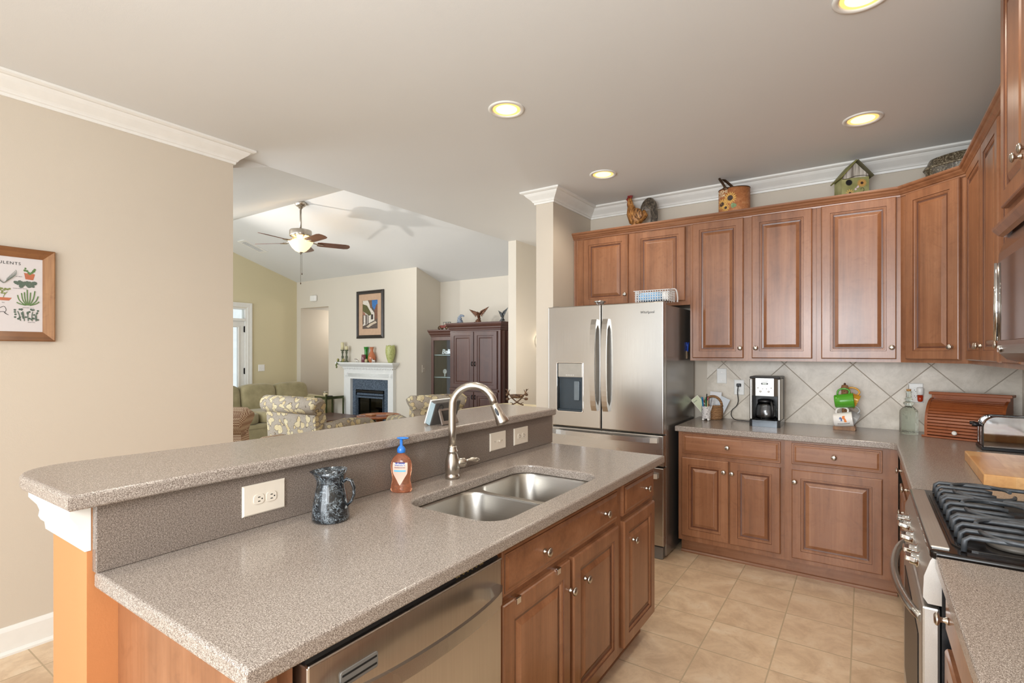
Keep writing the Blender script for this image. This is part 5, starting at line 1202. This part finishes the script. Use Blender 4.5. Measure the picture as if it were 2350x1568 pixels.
mesh('body', vb, g_.set(Roughness=.35), t)
def dogfig(x, label):
    t = thing('dog_figurine', label, 'figurine', (x, 1.305, MZ)); s = MB().tube([(.028, 0, .03), (.0, 0, .033), (-.026, 0, .036)], [.009, .013, .013], 10).add(MB().ell((-.036, 0, .052), (.015, .011, .012), 10, 8)).add(MB().ell((-.050, 0, .048), (.008, .006, .006), 8, 6))
    for lx in (-.024, .022):
        for ly in (-.008, .008): s.add(MB().cyl((lx, ly, 0), .0045, .030, n=8))
    mesh('body', s, M_WHITEGLAZE, t); mesh('ears', MB().ell((-.033, .012, .054), (.007, .004, .010), 8, 6).ell((-.033, -.012, .054), (.007, .004, .010), 8, 6).ell((-.0, 0, .042), (.014, .012, .008), 10, 6), simple('brown_spots', '#6e3a24', .5), t)
dogfig(-7.73, 'tiny brown and white dog figurine left of the pink vase'); dogfig(-7.325, 'tiny brown and white dog figurine right of the orange vase')
t = thing('small_jar', 'little cream lidded jar between pink and orange vases', 'jar', (-7.49, 1.295, MZ)); mesh('body', MB().lathe([(0, 0), (.022, 0), (.025, .03), (.022, .05), (.016, .054), (0, .06)], n=18), simple('celadon', '#b9b58c', .3), t)
# street scene picture: a plain generic courtyard
t = thing('framed_picture', 'dark-framed picture of a sunny street hanging over the mantel', 'picture', (-7.544, YF, 2.058))
pw, ph = .332, .395
mesh('frame', MB().rings(-pw, -ph, pw, ph, [(0, 0), (0, .020), (.014, .030), (.022, .024), (.036, .030), (.050, .026), (.056, .012)], fill=False), simple('dark_pewter_wood', '#3c3734', .3, .3, .15, 20), t)
mesh('mat', plate([(-pw+.055, -ph+.055), (pw-.055, -ph+.055), (pw-.055, ph-.055), (-pw+.055, ph-.055)], [[(-.185, -.235), (.185, -.235), (.185, .235), (-.185, .235)]], .006, M=T(0, -.006, 0) @ FRONT), simple('tan_mat', '#c3a388', .7), t)
pic = mesh('picture_sheet', MB().box(-.188, -.004, -.238, .188, -.002, .238), simple('paved_shadow', '#5d5048', .7, 0, .3, 40), t)
def pp_(pts, c, lay, nm): 
    q = MB(); q._add([(x, -.0045-.0003*lay, z) for x, z in pts], [tuple(range(len(pts)))]); mesh(nm, q, simple('picture_'+nm, c, .7, 0, .2, 50), pic)
pp_([(.02, .235), (.185, .235), (.185, .10), (.10, .07), (.05, .12)], '#3f73b0', 1, 'sky'); pp_([(-.185, .235), (-.06, .235), (.03, .09), (.10, .02), (.10, -.10), (-.02, -.14), (-.185, -.19)], '#d8d0c4', 2, 'white_wall')
pp_([(-.04, .235), (.04, .235), (.045, .12), (.0, .10)], '#7d5f48', 3, 'tower'); pp_([(-.185, .18), (-.08, .15), (.0, .05), (.03, .0), (-.02, -.02), (-.10, .02), (-.185, .06)], '#5d5a34', 4, 'foliage')
pp_([(.185, .17), (.15, .16), (.10, .07), (.115, -.10), (.185, -.06)], '#7a5442', 3, 'far_houses'); pp_([(-.185, .06), (-.12, .02), (-.12, -.02), (-.185, 0)], '#9a6f5c', 5, 'awning')
for k, (x0, x1) in enumerate(((-.185, -.165), (-.115, -.085), (-.065, -.045))): pp_([(x0, 0), (x1, 0), (x1, -.15), (x0, -.17)], '#4a3a36', 6, 'doorway_%s' % 'abc'[k])
pp_([(.02, 0), (.07, 0), (.07, -.08), (.02, -.085)], '#3d3230', 6, 'window_grille'); pp_([(-.10, -.20), (.0, -.15), (.13, -.11), (.16, -.14), (.06, -.17), (-.05, -.22)], '#cbbba6', 6, 'sunlit_paving')

# sofa
OLV = NT('olive_chenille'); v_ = OLV.tc(); OLV.col(OLV.ramp(OLV.noise(v_, 5, 4, .6), [(.3, '#8f8663'), (.7, '#b0a37e')])); OLV.bump(OLV.noise(v_, 300, 2), .001, .4); OLV = OLV.set(Roughness=.85, Sheen_Weight=.3)
t = thing('sofa', 'olive green three-cushion sofa along the olive wall', 'sofa', (-8.95, .35, 0), radians(90))
mesh('base', MB().box(-9.50, -.70, .25, -8.42, 1.33, .34, .03, 3, True), OLV, t, w=True)
mesh('skirt', MB().box(-9.50, -.72, .02, -8.43, 1.34, .27, .01, 2), OLV, t, w=True)
mesh('back_frame', MB().box(-9.50, -.70, .25, -9.22, 1.33, .82, .06, 4, True), OLV, t, w=True)
for y0, y1 in ((-.58, .07), (.08, .675), (.68, 1.285)):
    mesh('seat_cushion', MB().ell((-8.80, (y0+y1)/2, .42), (.40, (y1-y0)/2, .095), 28, 14, .35), OLV, t, w=True)
    mesh('back_cushion', MB().ell((-9.13, (y0+y1)/2, .665), (.14, (y1-y0)/2+.005, .245), 28, 16, .45, .4, rot=Matrix.Rotation(radians(-8), 3, 'Y')), OLV, t, w=True)
for y in (-.68, 1.31):
    mesh('arm', MB().tube([(-9.40, y, .60), (-9.0, y, .60), (-8.47, y, .58)], [.085, .09, .085], 18, up=(0, 0, 1)).box(-9.45, y-.06, .1, -8.46, y+.06, .60, .02, 2, True), OLV, t, w=True)

# upholstered armchairs
def floral(name):
    n = NT(name); v = n.tc(); nz = n.n('ShaderNodeTexNoise'); nz.inputs['Scale'].default_value = 5; nz.inputs['Detail'].default_value = 3; n.l(v, nz.inputs['Vector'])
    mm = n.n('ShaderNodeVectorMath', operation='MULTIPLY_ADD'); n.l(nz.outputs['Color'], mm.inputs[0]); mm.inputs[1].default_value = (.16, .16, .16); n.l(v, mm.inputs[2])
    vo = n.n('ShaderNodeTexVoronoi', feature='F1'); vo.inputs['Scale'].default_value = 14; n.l(mm.outputs[0], vo.inputs['Vector'])
    ve = n.n('ShaderNodeTexVoronoi', feature='DISTANCE_TO_EDGE'); ve.inputs['Scale'].default_value = 30; n.l(mm.outputs[0], ve.inputs['Vector'])
    inside = n.ramp(vo.outputs['Distance'], [(.0, '#ffffff'), (.45, '#ffffff'), (.48, '#000000')], 'LINEAR')
    rim = n.ramp(vo.outputs['Distance'], [(.43, '#000000'), (.45, '#ffffff'), (.48, '#ffffff'), (.50, '#000000')])
    line = n.ramp(ve.outputs['Distance'], [(.0, '#ffffff'), (.05, '#000000')])
    c = n.mix(inside, '#9d9385', n.mix(vo.outputs['Color'], '#cfc5a4', '#bfa97e')); c = n.mix(n.math('MULTIPLY', line, .4), c, '#5d5046'); c = n.mix(rim, c, '#5b4d43')
    n.col(c); return n.set(Roughness=.85)
def armchair(name, label, loc, rz, mat, W=.80, D=.80, H=.955, roll=.085):
    t = thing(name, label, 'armchair', loc, rz)
    w = W/2
    mesh('base', MB().box(-w+.05, -D/2+.06, .12, w-.05, D/2-.04, .34, .03, 3, True), mat, t)
    mesh('seat_cushion', MB().ell((0, .06, .40), (w-.12, D/2-.08, .09), 26, 12, .4), mat, t)
    bk_ = MB().prism([(-D/2+.02, .15), (-D/2-.02, H-.14), (-D/2+.03, H-.05), (-D/2+.10, H-.06), (-D/2+.20, .30), (-D/2+.22, .15)], -w+.04, w-.04, 'x')
    bk_.tube([(-w, -D/2+.01, H-roll-.01), (-w+.02, -D/2+.01, H-roll), (0, -D/2+.0, H-roll+.002), (w-.02, -D/2+.01, H-roll), (w, -D/2+.01, H-roll-.01)], [roll*.80, roll, roll, roll, roll*.80], 22, up=(0, 0, 1))
    mesh('backrest', bk_, mat, t)
    for s_ in (-1, 1):
        ar = MB().tube([(s_*(w-.04), -D/2+.10, .62), (s_*(w-.03), 0, .635), (s_*(w-.03), D/2-.06, .60), (s_*(w-.03), D/2, .575)], [.055, .065, .065, .055], 18, up=(0, 0, 1))
        ar.box(s_*(w-.085), -D/2+.06, .15, s_*(w+.015), D/2-.02, .60, .02, 2, True)
        mesh('arm', ar, mat, t)
    for x in (-1, 1):
        for y in (-1, 1): mesh('leg', MB().lathe([(.018, 0), (.028, .12), (0, .12)], (x*(w-.09), y*(D/2-.10), 0), 12), CHERRY, t)
    return t
FL = floral('floral_tapestry')
armchair('armchair', 'floral scroll-back armchair facing the fireplace, nearest the sofa', (-6.0, -.62, 0), radians(6), FL, W=.86, roll=.095)
armchair('armchair', 'floral scroll-back armchair in front of the dark armoire', (-5.16, .22, 0), radians(65), FL, W=.66)
CHK = NT('checked_weave'); v_ = CHK.tc((1, 1, 1), (0, 0, .78)); ck = CHK.n('ShaderNodeTexChecker'); ck.inputs['Scale'].default_value = 110; CHK.l(v_, ck.inputs['Vector']); ck.inputs['Color1'].default_value = lin('#cbb79c'); ck.inputs['Color2'].default_value = lin('#8a6650')
CHK.l(ck.outputs['Color'], CHK.b.inputs['Base Color']); CHK = CHK.set(Roughness=.85)
armchair('armchair', 'small-checked brown and cream armchair at left behind the wall', (-5.42, -2.05, 0), radians(38), CHK, W=.84, D=.84, H=1.0, roll=.11)

# tables
TRT = m_wood('red_brown_table', '#7a3f20', '#9c5730', '#b8703f', axis=0, rough=.2)
t = thing('pedestal_table', 'small round reddish pedestal table between the floral chairs', 'table', (-6.03, .28, 0))
mesh('tabletop', MB().lathe([(0, .585), (.25, .585), (.278, .592), (.285, .604), (.278, .616), (.262, .618), (.256, .608), (0, .607)], n=44, cap=False), TRT, t)
mesh('pedestal', MB().lathe([(.10, .0), (.10, .03), (.03, .06), (.035, .30), (.05, .40), (.03, .50), (.06, .57), (.06, .585), (0, .585)], n=20), TRT, t)
for x, y, h, c, lb in ((-.10, -.05, .018, '#b5825a', 'flat tan coaster box at left on the round table'), (.10, .10, .02, '#a87c58', 'small round tan box at right on the round table')):
    o = thing('coaster_box', lb, 'box', (-6.03+x, .28+y, .608)); mesh('box', MB().cyl((0, 0, 0), .055, h, n=24) if x > 0 else MB().box(-.06, -.04, 0, .06, .04, h, .003, 1), simple('tan_box', c, .4), o)
t = thing('potted_plant', 'small leafy green plant low beside the round table', 'plant', (-5.86, .02, .0))
mesh('pot', MB().lathe([(.05, .0), (.07, .40), (.062, .40), (.0, .36)], n=18), simple('plant_pot', '#6b4a35', .6), t)
random.seed(2); fo = MB()
for _ in range(70):
    a, r, z = random.random()*6.28, random.random()*.10, .40+random.random()*.11
    fo.ell((r*cos(a), r*sin(a), z), (.020, .012, .004), 8, 4, rot=Euler((random.random()*2, random.random()*2, a)).to_matrix())
mesh('foliage', fo, simple('leaf_green', '#7c9440', .5, 0, .3, 30), t, kind='stuff')
t = thing('coffee_table', 'dark rectangular coffee table before the fireplace', 'table', (-7.55, .62, 0), radians(0))
mesh('tabletop', MB().box(-.42, -.36, .425, .42, .36, .455, .006, 2), CHERRYH, t)
mesh('apron', MB().box(-.38, -.32, .36, .38, .32, .425), CHERRYH, t)
for x in (-.37, .37):
    for y in (-.31, .31): mesh('leg', MB().box(x-.025, y-.025, 0, x+.025, y+.025, .36), CHERRY, t)
for i, (w_, d_, h_, c, lb) in enumerate(((.25, .20, .045, '#4a3a34', 'dark book at the bottom of stack on coffee table'), (.22, .18, .035, '#8d8078', 'grey-brown book in the lower middle of coffee table stack'), (.20, .16, .03, '#cdbfae', 'cream book in the upper middle of coffee table stack'), (.18, .14, .025, '#c88f6c', 'orange book on top of stack on coffee table'))):
    z = .4555+sum((.045, .035, .03, .025)[:i])
    o = thing('book', lb, 'book', (-7.66, .38, z), radians(-20+7*i)); mesh('cover', MB().box(-w_/2, -d_/2, 0, w_/2, d_/2, .004).box(-w_/2, -d_/2, h_-.004, w_/2, d_/2, h_).box(-w_/2, -d_/2, .004, -w_/2+.004, d_/2, h_-.004), simple('book_cover', c, .5), o); mesh('pages', MB().box(-w_/2+.004, -d_/2+.004, .004, w_/2-.005, d_/2-.004, h_-.004), PAPER, o)
t = thing('side_table', 'green metal side table between sofa and fireplace', 'table', (-8.215, 1.15, 0))
GM = simple('green_patina_metal', '#4b5030', .4, .4, .2, 30)
mesh('tabletop', MB().box(-.19, -.17, .655, .12, .18, .675), GM, t); mesh('tray_rail', MB().box(-.19, -.175, .675, .12, -.168, .70).box(.113, -.17, .675, .12, .18, .70), GM, t)
for x in (-.18, .112):
    for y in (-.165, .17): mesh('leg', MB().box(x-.011, y-.011, 0, x+.011, y+.011, .655 if not (x > 0 and y < 0) else .74), GM, t)
o = thing('candle_jar', 'cream candle jar on the green side table', 'jar', (-8.31, 1.12, .6755)); mesh('jar', MB().lathe([(0, 0), (.035, 0), (.037, .075), (.0, .076)], n=20), simple('cream_wax', '#d3c3a0', .35), o); mesh('lid', MB().cyl((0, 0, .0765), .038, .018, n=20), NICKEL, o)
o = thing('small_box', 'little black box on the green side table', 'box', (-8.16, 1.10, .6755)); mesh('box', MB().box(-.035, -.03, 0, .035, .03, .035, .004, 1), M_BLACK, o)

# armoire with glazed side cabinet in the alcove
ADR = [(0, 0), (0, .018), (.004, .020), (.055, .020), (.060, .012), (.078, .012), (.082, .016), (.088, .016), (.094, .008), (.100, .009)]
t = thing('armoire', 'dark cherry armoire with double doors in the alcove', 'armoire', (-5.37, 1.42, 0))
ax0, ax1, ay = -5.80, -4.90, 1.42
mesh('carcass', MB().box(ax0, ay, .0, ax1, 1.96, 1.80), CHERRY, t, w=True)
mesh('cornice', MB().sweep([(0, 1.74), (.006, 1.745), (.010, 1.765), (.020, 1.775), (.024, 1.795), (.040, 1.815), (.048, 1.835), (.052, 1.855), (0, 1.855)], [(ax0, 1.96), (ax0, ay), (ax1, ay), (ax1, 1.96)]).box(ax0, ay, 1.80, ax1, 1.96, 1.8555), CHERRYH, t, w=True)
for x0, x1, kx in ((ax0+.03, -5.355, -5.375), (-5.345, ax1-.05, -5.325)):
    for z0_, z1_ in ((.925, 1.725), (.12, .875)):
        d = mesh('door', MB().rings(x0, z0_, x1, z1_, ADR, ay), CHERRY, t, w=True)
        kz = 1.27 if z0_ > .5 else .80
        mesh('pull', MB().tube([(kx, ay-.020, kz+.03), (kx, ay-.038, kz+.015), (kx, ay-.038, kz-.015), (kx, ay-.020, kz-.03)], .006, 8), M_DARK, d, w=True)
mesh('waist_rail', MB().box(ax0, ay-.022, .885, ax1-.03, ay, .915, .004, 1), CHERRYH, t, w=True)
for y in (ay+.06, ay+.16): mesh('side_pilaster', MB().box(ax1, y-.025, .05, ax1+.018, y+.025, 1.735, .005, 1), CHERRY, t, w=True)
t = thing('display_cabinet', 'lower dark cabinet with glass door joined left of armoire', 'display cabinet', (-6.02, 1.47, 0))
bx0, bx1, by_ = -6.225, -5.815, 1.47
mesh('carcass', MB().box(bx0, by_+.02, 0, bx0+.02, 1.95, 1.70).box(bx1-.02, by_+.02, 0, bx1, 1.95, 1.70).box(bx0, 1.93, 0, bx1, 1.95, 1.70).box(bx0, by_, 1.66, bx1, 1.95, 1.715).box(bx0, by_+.02, 0, bx1, 1.95, .30), CHERRY, t, w=True)
mesh('cornice', MB().sweep([(0, 1.665), (.006, 1.67), (.010, 1.69), (.022, 1.705), (.028, 1.73), (.040, 1.75), (.042, 1.772), (0, 1.772)], [(bx0, 1.95), (bx0, by_), (bx1, by_)]).box(bx0, by_, 1.715, bx1, 1.95, 1.7725), CHERRYH, t, w=True)
d = mesh('glass_door', plate([(bx0, .06), (bx1, .06), (bx1, 1.66), (bx0, 1.66)], [[(bx0+.05, .32), (bx1-.03, .32), (bx1-.03, 1.61), (bx0+.05, 1.61)]], .02, .003, 1, M=T(0, by_+.018, 0) @ FRONT), CHERRY, t, w=True)
mesh('glass_pane', MB().box(bx0+.05, by_+.006, .32, bx1-.03, by_+.010, 1.61), glass('cabinet_glass', '#e8f0f2', .01), d, w=True)
for z in (.72, 1.05, 1.385): mesh('shelf', MB().box(bx0+.02, by_+.05, z, bx1-.02, 1.92, z+.012), simple('shelf_glass', '#cfdde0', .15), t, w=True)
point('display_cabinet_light', (-5.86, 1.53, 1.45), 1.2, .008, (.85, .93, 1))  # unseen point light inside the case, brightens the shelves
o = thing('word_sign', 'white Believe word sign on the upper cabinet shelf', 'sign', (-5.99, 1.58, 1.398)); mesh('lettering', lettering('Believe', .10, .006, .002, shear=.25, M=T(.03, 0, .042) @ FRONT), M_WHITE, o)
o = thing('shell_ornament', 'white coral-like ornament on the middle cabinet shelf', 'ornament', (-6.08, 1.62, 1.063))
cc_ = MB().cyl((0, 0, 0), .012, .05, n=10)
for k in range(9): a = 2*pi*k/9; cc_.ell((.026*cos(a), .0, .078+.026*sin(a)), (.014, .008, .014), 8, 6)
cc_.ell((0, 0, .078), (.018, .01, .018), 10, 8); mesh('ornament', cc_, M_WHITEGLAZE, o)
for x, h_, c, nm in ((-5.96, .10, '#d6d2c8', 'tall off-white box on the middle cabinet shelf'), (-5.89, .075, '#b99a8c', 'small pinkish box on the middle cabinet shelf')):
    o = thing('keepsake_box', nm, 'box', (x, 1.66, 1.063)); mesh('box', MB().box(-.022, -.02, 0, .022, .02, h_, .003, 1), simple('keepsake_card', c, .5), o)
for x, lb in ((-5.985, 'left white cup on the lower cabinet shelf'), (-5.90, 'right white cup on the lower cabinet shelf')):
    o = thing('cup', lb, 'cup', (x, 1.62, .733)); mesh('cup', MB().lathe([(0, 0), (.022, 0), (.028, .05), (.03, .07), (.027, .07), (.02, .008), (0, .006)], n=16, cap=False), M_WHITEGLAZE, o)
# on top
t = thing('model_car', 'red antique model car on top of the glass-door cabinet', 'model car', (-6.055, 1.58, 1.773), 0)
CRED = simple('dull_red_paint', '#7d2b1c', .4, 0, .1)
mesh('body', MB().box(-.10, -.03, .028, .10, .03, .048, .006, 2).box(-.085, -.024, .046, .01, .024, .070, .008, 2).box(.015, -.03, .046, .10, .03, .078, .006, 2), CRED, t)
mesh('roof', MB().box(.0, -.032, .112, .105, .032, .118).box(.004, -.03, .07, .009, -.025, .112).box(.004, .025, .07, .009, .03, .112).box(.095, -.03, .07, .10, -.025, .112).box(.095, .025, .07, .10, .03, .112), M_BLACK, t)
for x in (-.075, .07):
    for y in (-.036, .030): mesh('wheel', MB().lathe([(.006, 0), (.026, 0), (.028, .003), (.026, .006), (.006, .006)], (x, y, .0285), 18, 'y'), BRONZE, t)
def wing(s_, span, hgt, mat, par, lift=.6):
    q = MB(); n = 9
    for k in range(n):
        f = k/(n-1); a = lift+f*.9
        root = Vector((s_*.012, .0, hgt)); elb = root+Vector((s_*span*.45, .01, span*.30*lift*1.6)); st_ = root.lerp(elb, min(1, .25+f*.8))
        tip = st_+Vector((s_*span*(.25+.45*f), .01, -span*.35*(1-f)+span*.35*f*lift))
        q.add(MB().tube([st_, st_.lerp(tip, .5)+Vector((0, 0, -.003)), tip], [.006, .009, .002], 8, up=(0, 1, 0), flat=.35))
    q.add(MB().tube([root, root.lerp(elb, .5)+Vector((0, 0, .01)), elb, elb+Vector((s_*span*.30, 0, span*.05))], [.014, .013, .010, .005], 8))
    mesh('wing', q, mat, par)
def eagle(name, label, loc, rz, sc, mat, base=True):
    t = thing(name, label, 'figurine', loc, rz); t.scale = (1, 1, 1)
    s_ = sc
    b = MB().tube([Vector((.0, .03, .055))*s_, Vector((0, .015, .09))*s_, Vector((0, 0, .13))*s_, Vector((0, -.018, .155))*s_, Vector((0, -.035, .158))*s_], [.012*s_, .024*s_, .026*s_, .015*s_, .012*s_], 12)
    b.add(MB().tube([Vector((0, -.045, .157))*s_, Vector((0, -.06, .150))*s_], [.006*s_, .001*s_], 8)).add(MB().tube([Vector((0, .02, .07))*s_, Vector((0, .05, .03))*s_], [.014*s_, .022*s_], 10, flat=.4))
    mesh('body', b, mat, t)
    mesh('perch', MB().tube([Vector((-.03, 0, .018))*s_, Vector((0, 0, .05))*s_, Vector((.03, .01, .075))*s_], [.025*s_, .02*s_, .012*s_], 10).ell(Vector((0, 0, .025))*s_, Vector((.045, .035, .025))*s_, 12, 8).box(-.055*s_, -.04*s_, 0, .055*s_, .04*s_, .016*s_, .003, 1), mat, t)
    wing(-1, .14*s_, .125*s_, mat, t, .75); wing(1, .14*s_, .125*s_, mat, t, 1.0); return t
EB = fleck('bronze_eagle', '#3a2418', '#6a4430', '#a0765a', 80, .35, Metallic=.5)
eagle('eagle_figurine', 'bronze spread-winged eagle figurine at centre on top of armoire', (-5.39, 1.56, 1.856), radians(8), .95, EB)
eagle('eagle_figurine', 'dark grey eagle figurine at right end on top of armoire', (-4.975, 1.56, 1.856), radians(-25), .80, fleck('grey_eagle', '#2b2c2c', '#55585a', '#8d9497', 80, .35, Metallic=.4))
t = thing('dragon_figurine', 'small blue and silver crouched figurine at left on armoire top', 'figurine', (-5.75, 1.58, 1.856))  # winged, dragon-like figure
BS = fleck('blue_silver', '#44556e', '#7b8798', '#c9ccd0', 60, .35)
mesh('body', MB().ell((0, 0, .025), (.055, .035, .028), 14, 8).tube([(.02, 0, .03), (.0, 0, .06), (.02, -.01, .085), (.045, -.02, .08)], [.03, .028, .018, .008], 12), BS, t)
mesh('wing', MB().tube(smooth([(-.045, .01, .03), (-.04, .01, .08), (-.005, .01, .115), (.04, .01, .12), (.07, .01, .105)], 4), [.016]*4+[.018]*4+[.018]*4+[.014]*4+[.004], 10, up=(0, 1, 0), flat=.4), BS, t)

# nook: cloth-covered table and antler bowl, wall sconce
t = thing('nook_table', 'cream-topped table beyond the bar against the far wall', 'table', (-3.86, .14, 0))
CRE = simple('cream_laminate', '#d8cba8', .35, 0, .03)
mesh('tabletop', MB().prism(rrect(-.36, -.44, .36, .44, .08), .822, .850), CRE, t)
for x in (-.30, .30):
    for y in (-.36, .36): mesh('leg', MB().box(x-.025, y-.025, 0, x+.025, y+.025, .822), CHERRY, t)
t = thing('antler_bowl', 'bronze bowl on crossed branch legs on the cream table', 'bowl', (-3.925, .365, .8505), radians(34))
AB = fleck('antler_bronze', '#32231a', '#5d4432', '#94765a', 60, .45, Metallic=.4)
mesh('bowl', MB().lathe([(0, .082), (.05, .085), (.075, .098), (.080, .122), (.075, .122), (.05, .098), (0, .092)], n=28, sy=.8, cap=False), AB, t)
lg = MB()
for s_ in (-1, 1):
    lg.add(MB().tube(smooth([(-s_*.070, -s_*.02, .006), (-s_*.03, 0, .022), (s_*.02, 0, .055), (s_*.065, 0, .10), (s_*.098, 0, .15), (s_*.105, 0, .185)], 3), [.007]*15+[.002], 8))
    for (a, b) in (((s_*.085, 0, .125), (s_*.125, .01, .14)), ((s_*.092, 0, .14), (s_*.075, .0, .178)), ((s_*.10, 0, .16), (s_*.128, 0, .185)), ((s_*.05, 0, .085), (s_*.085, .01, .07)), ((-s_*.04, 0, .02), (-s_*.075, .01, .035))):
        lg.add(MB().tube([a, (Vector(a)+Vector(b))/2+Vector((0, 0, .004)), b], [.005, .004, .0015], 6))
    lg.ell((s_*.10, 0, .075), (.022, .006, .016), 8, 6).ell((s_*.105, 0, .12), (.018, .006, .014), 8, 6)
mesh('branch_legs', lg, AB, t)
t = thing('wall_sconce', 'small glowing wall sconce on the far wall beside the column', 'sconce', (X1, 1.165, 1.57), radians(90))
mesh('backplate', MB().ell((0, -.004, 0), (.05, .008, .075), 18, 10), simple('sconce_plate', '#cfc8b8', .4), t)
point('sconce_glow', (X1+.05, 1.20, 1.60), .6, .02, (1, .85, .6))
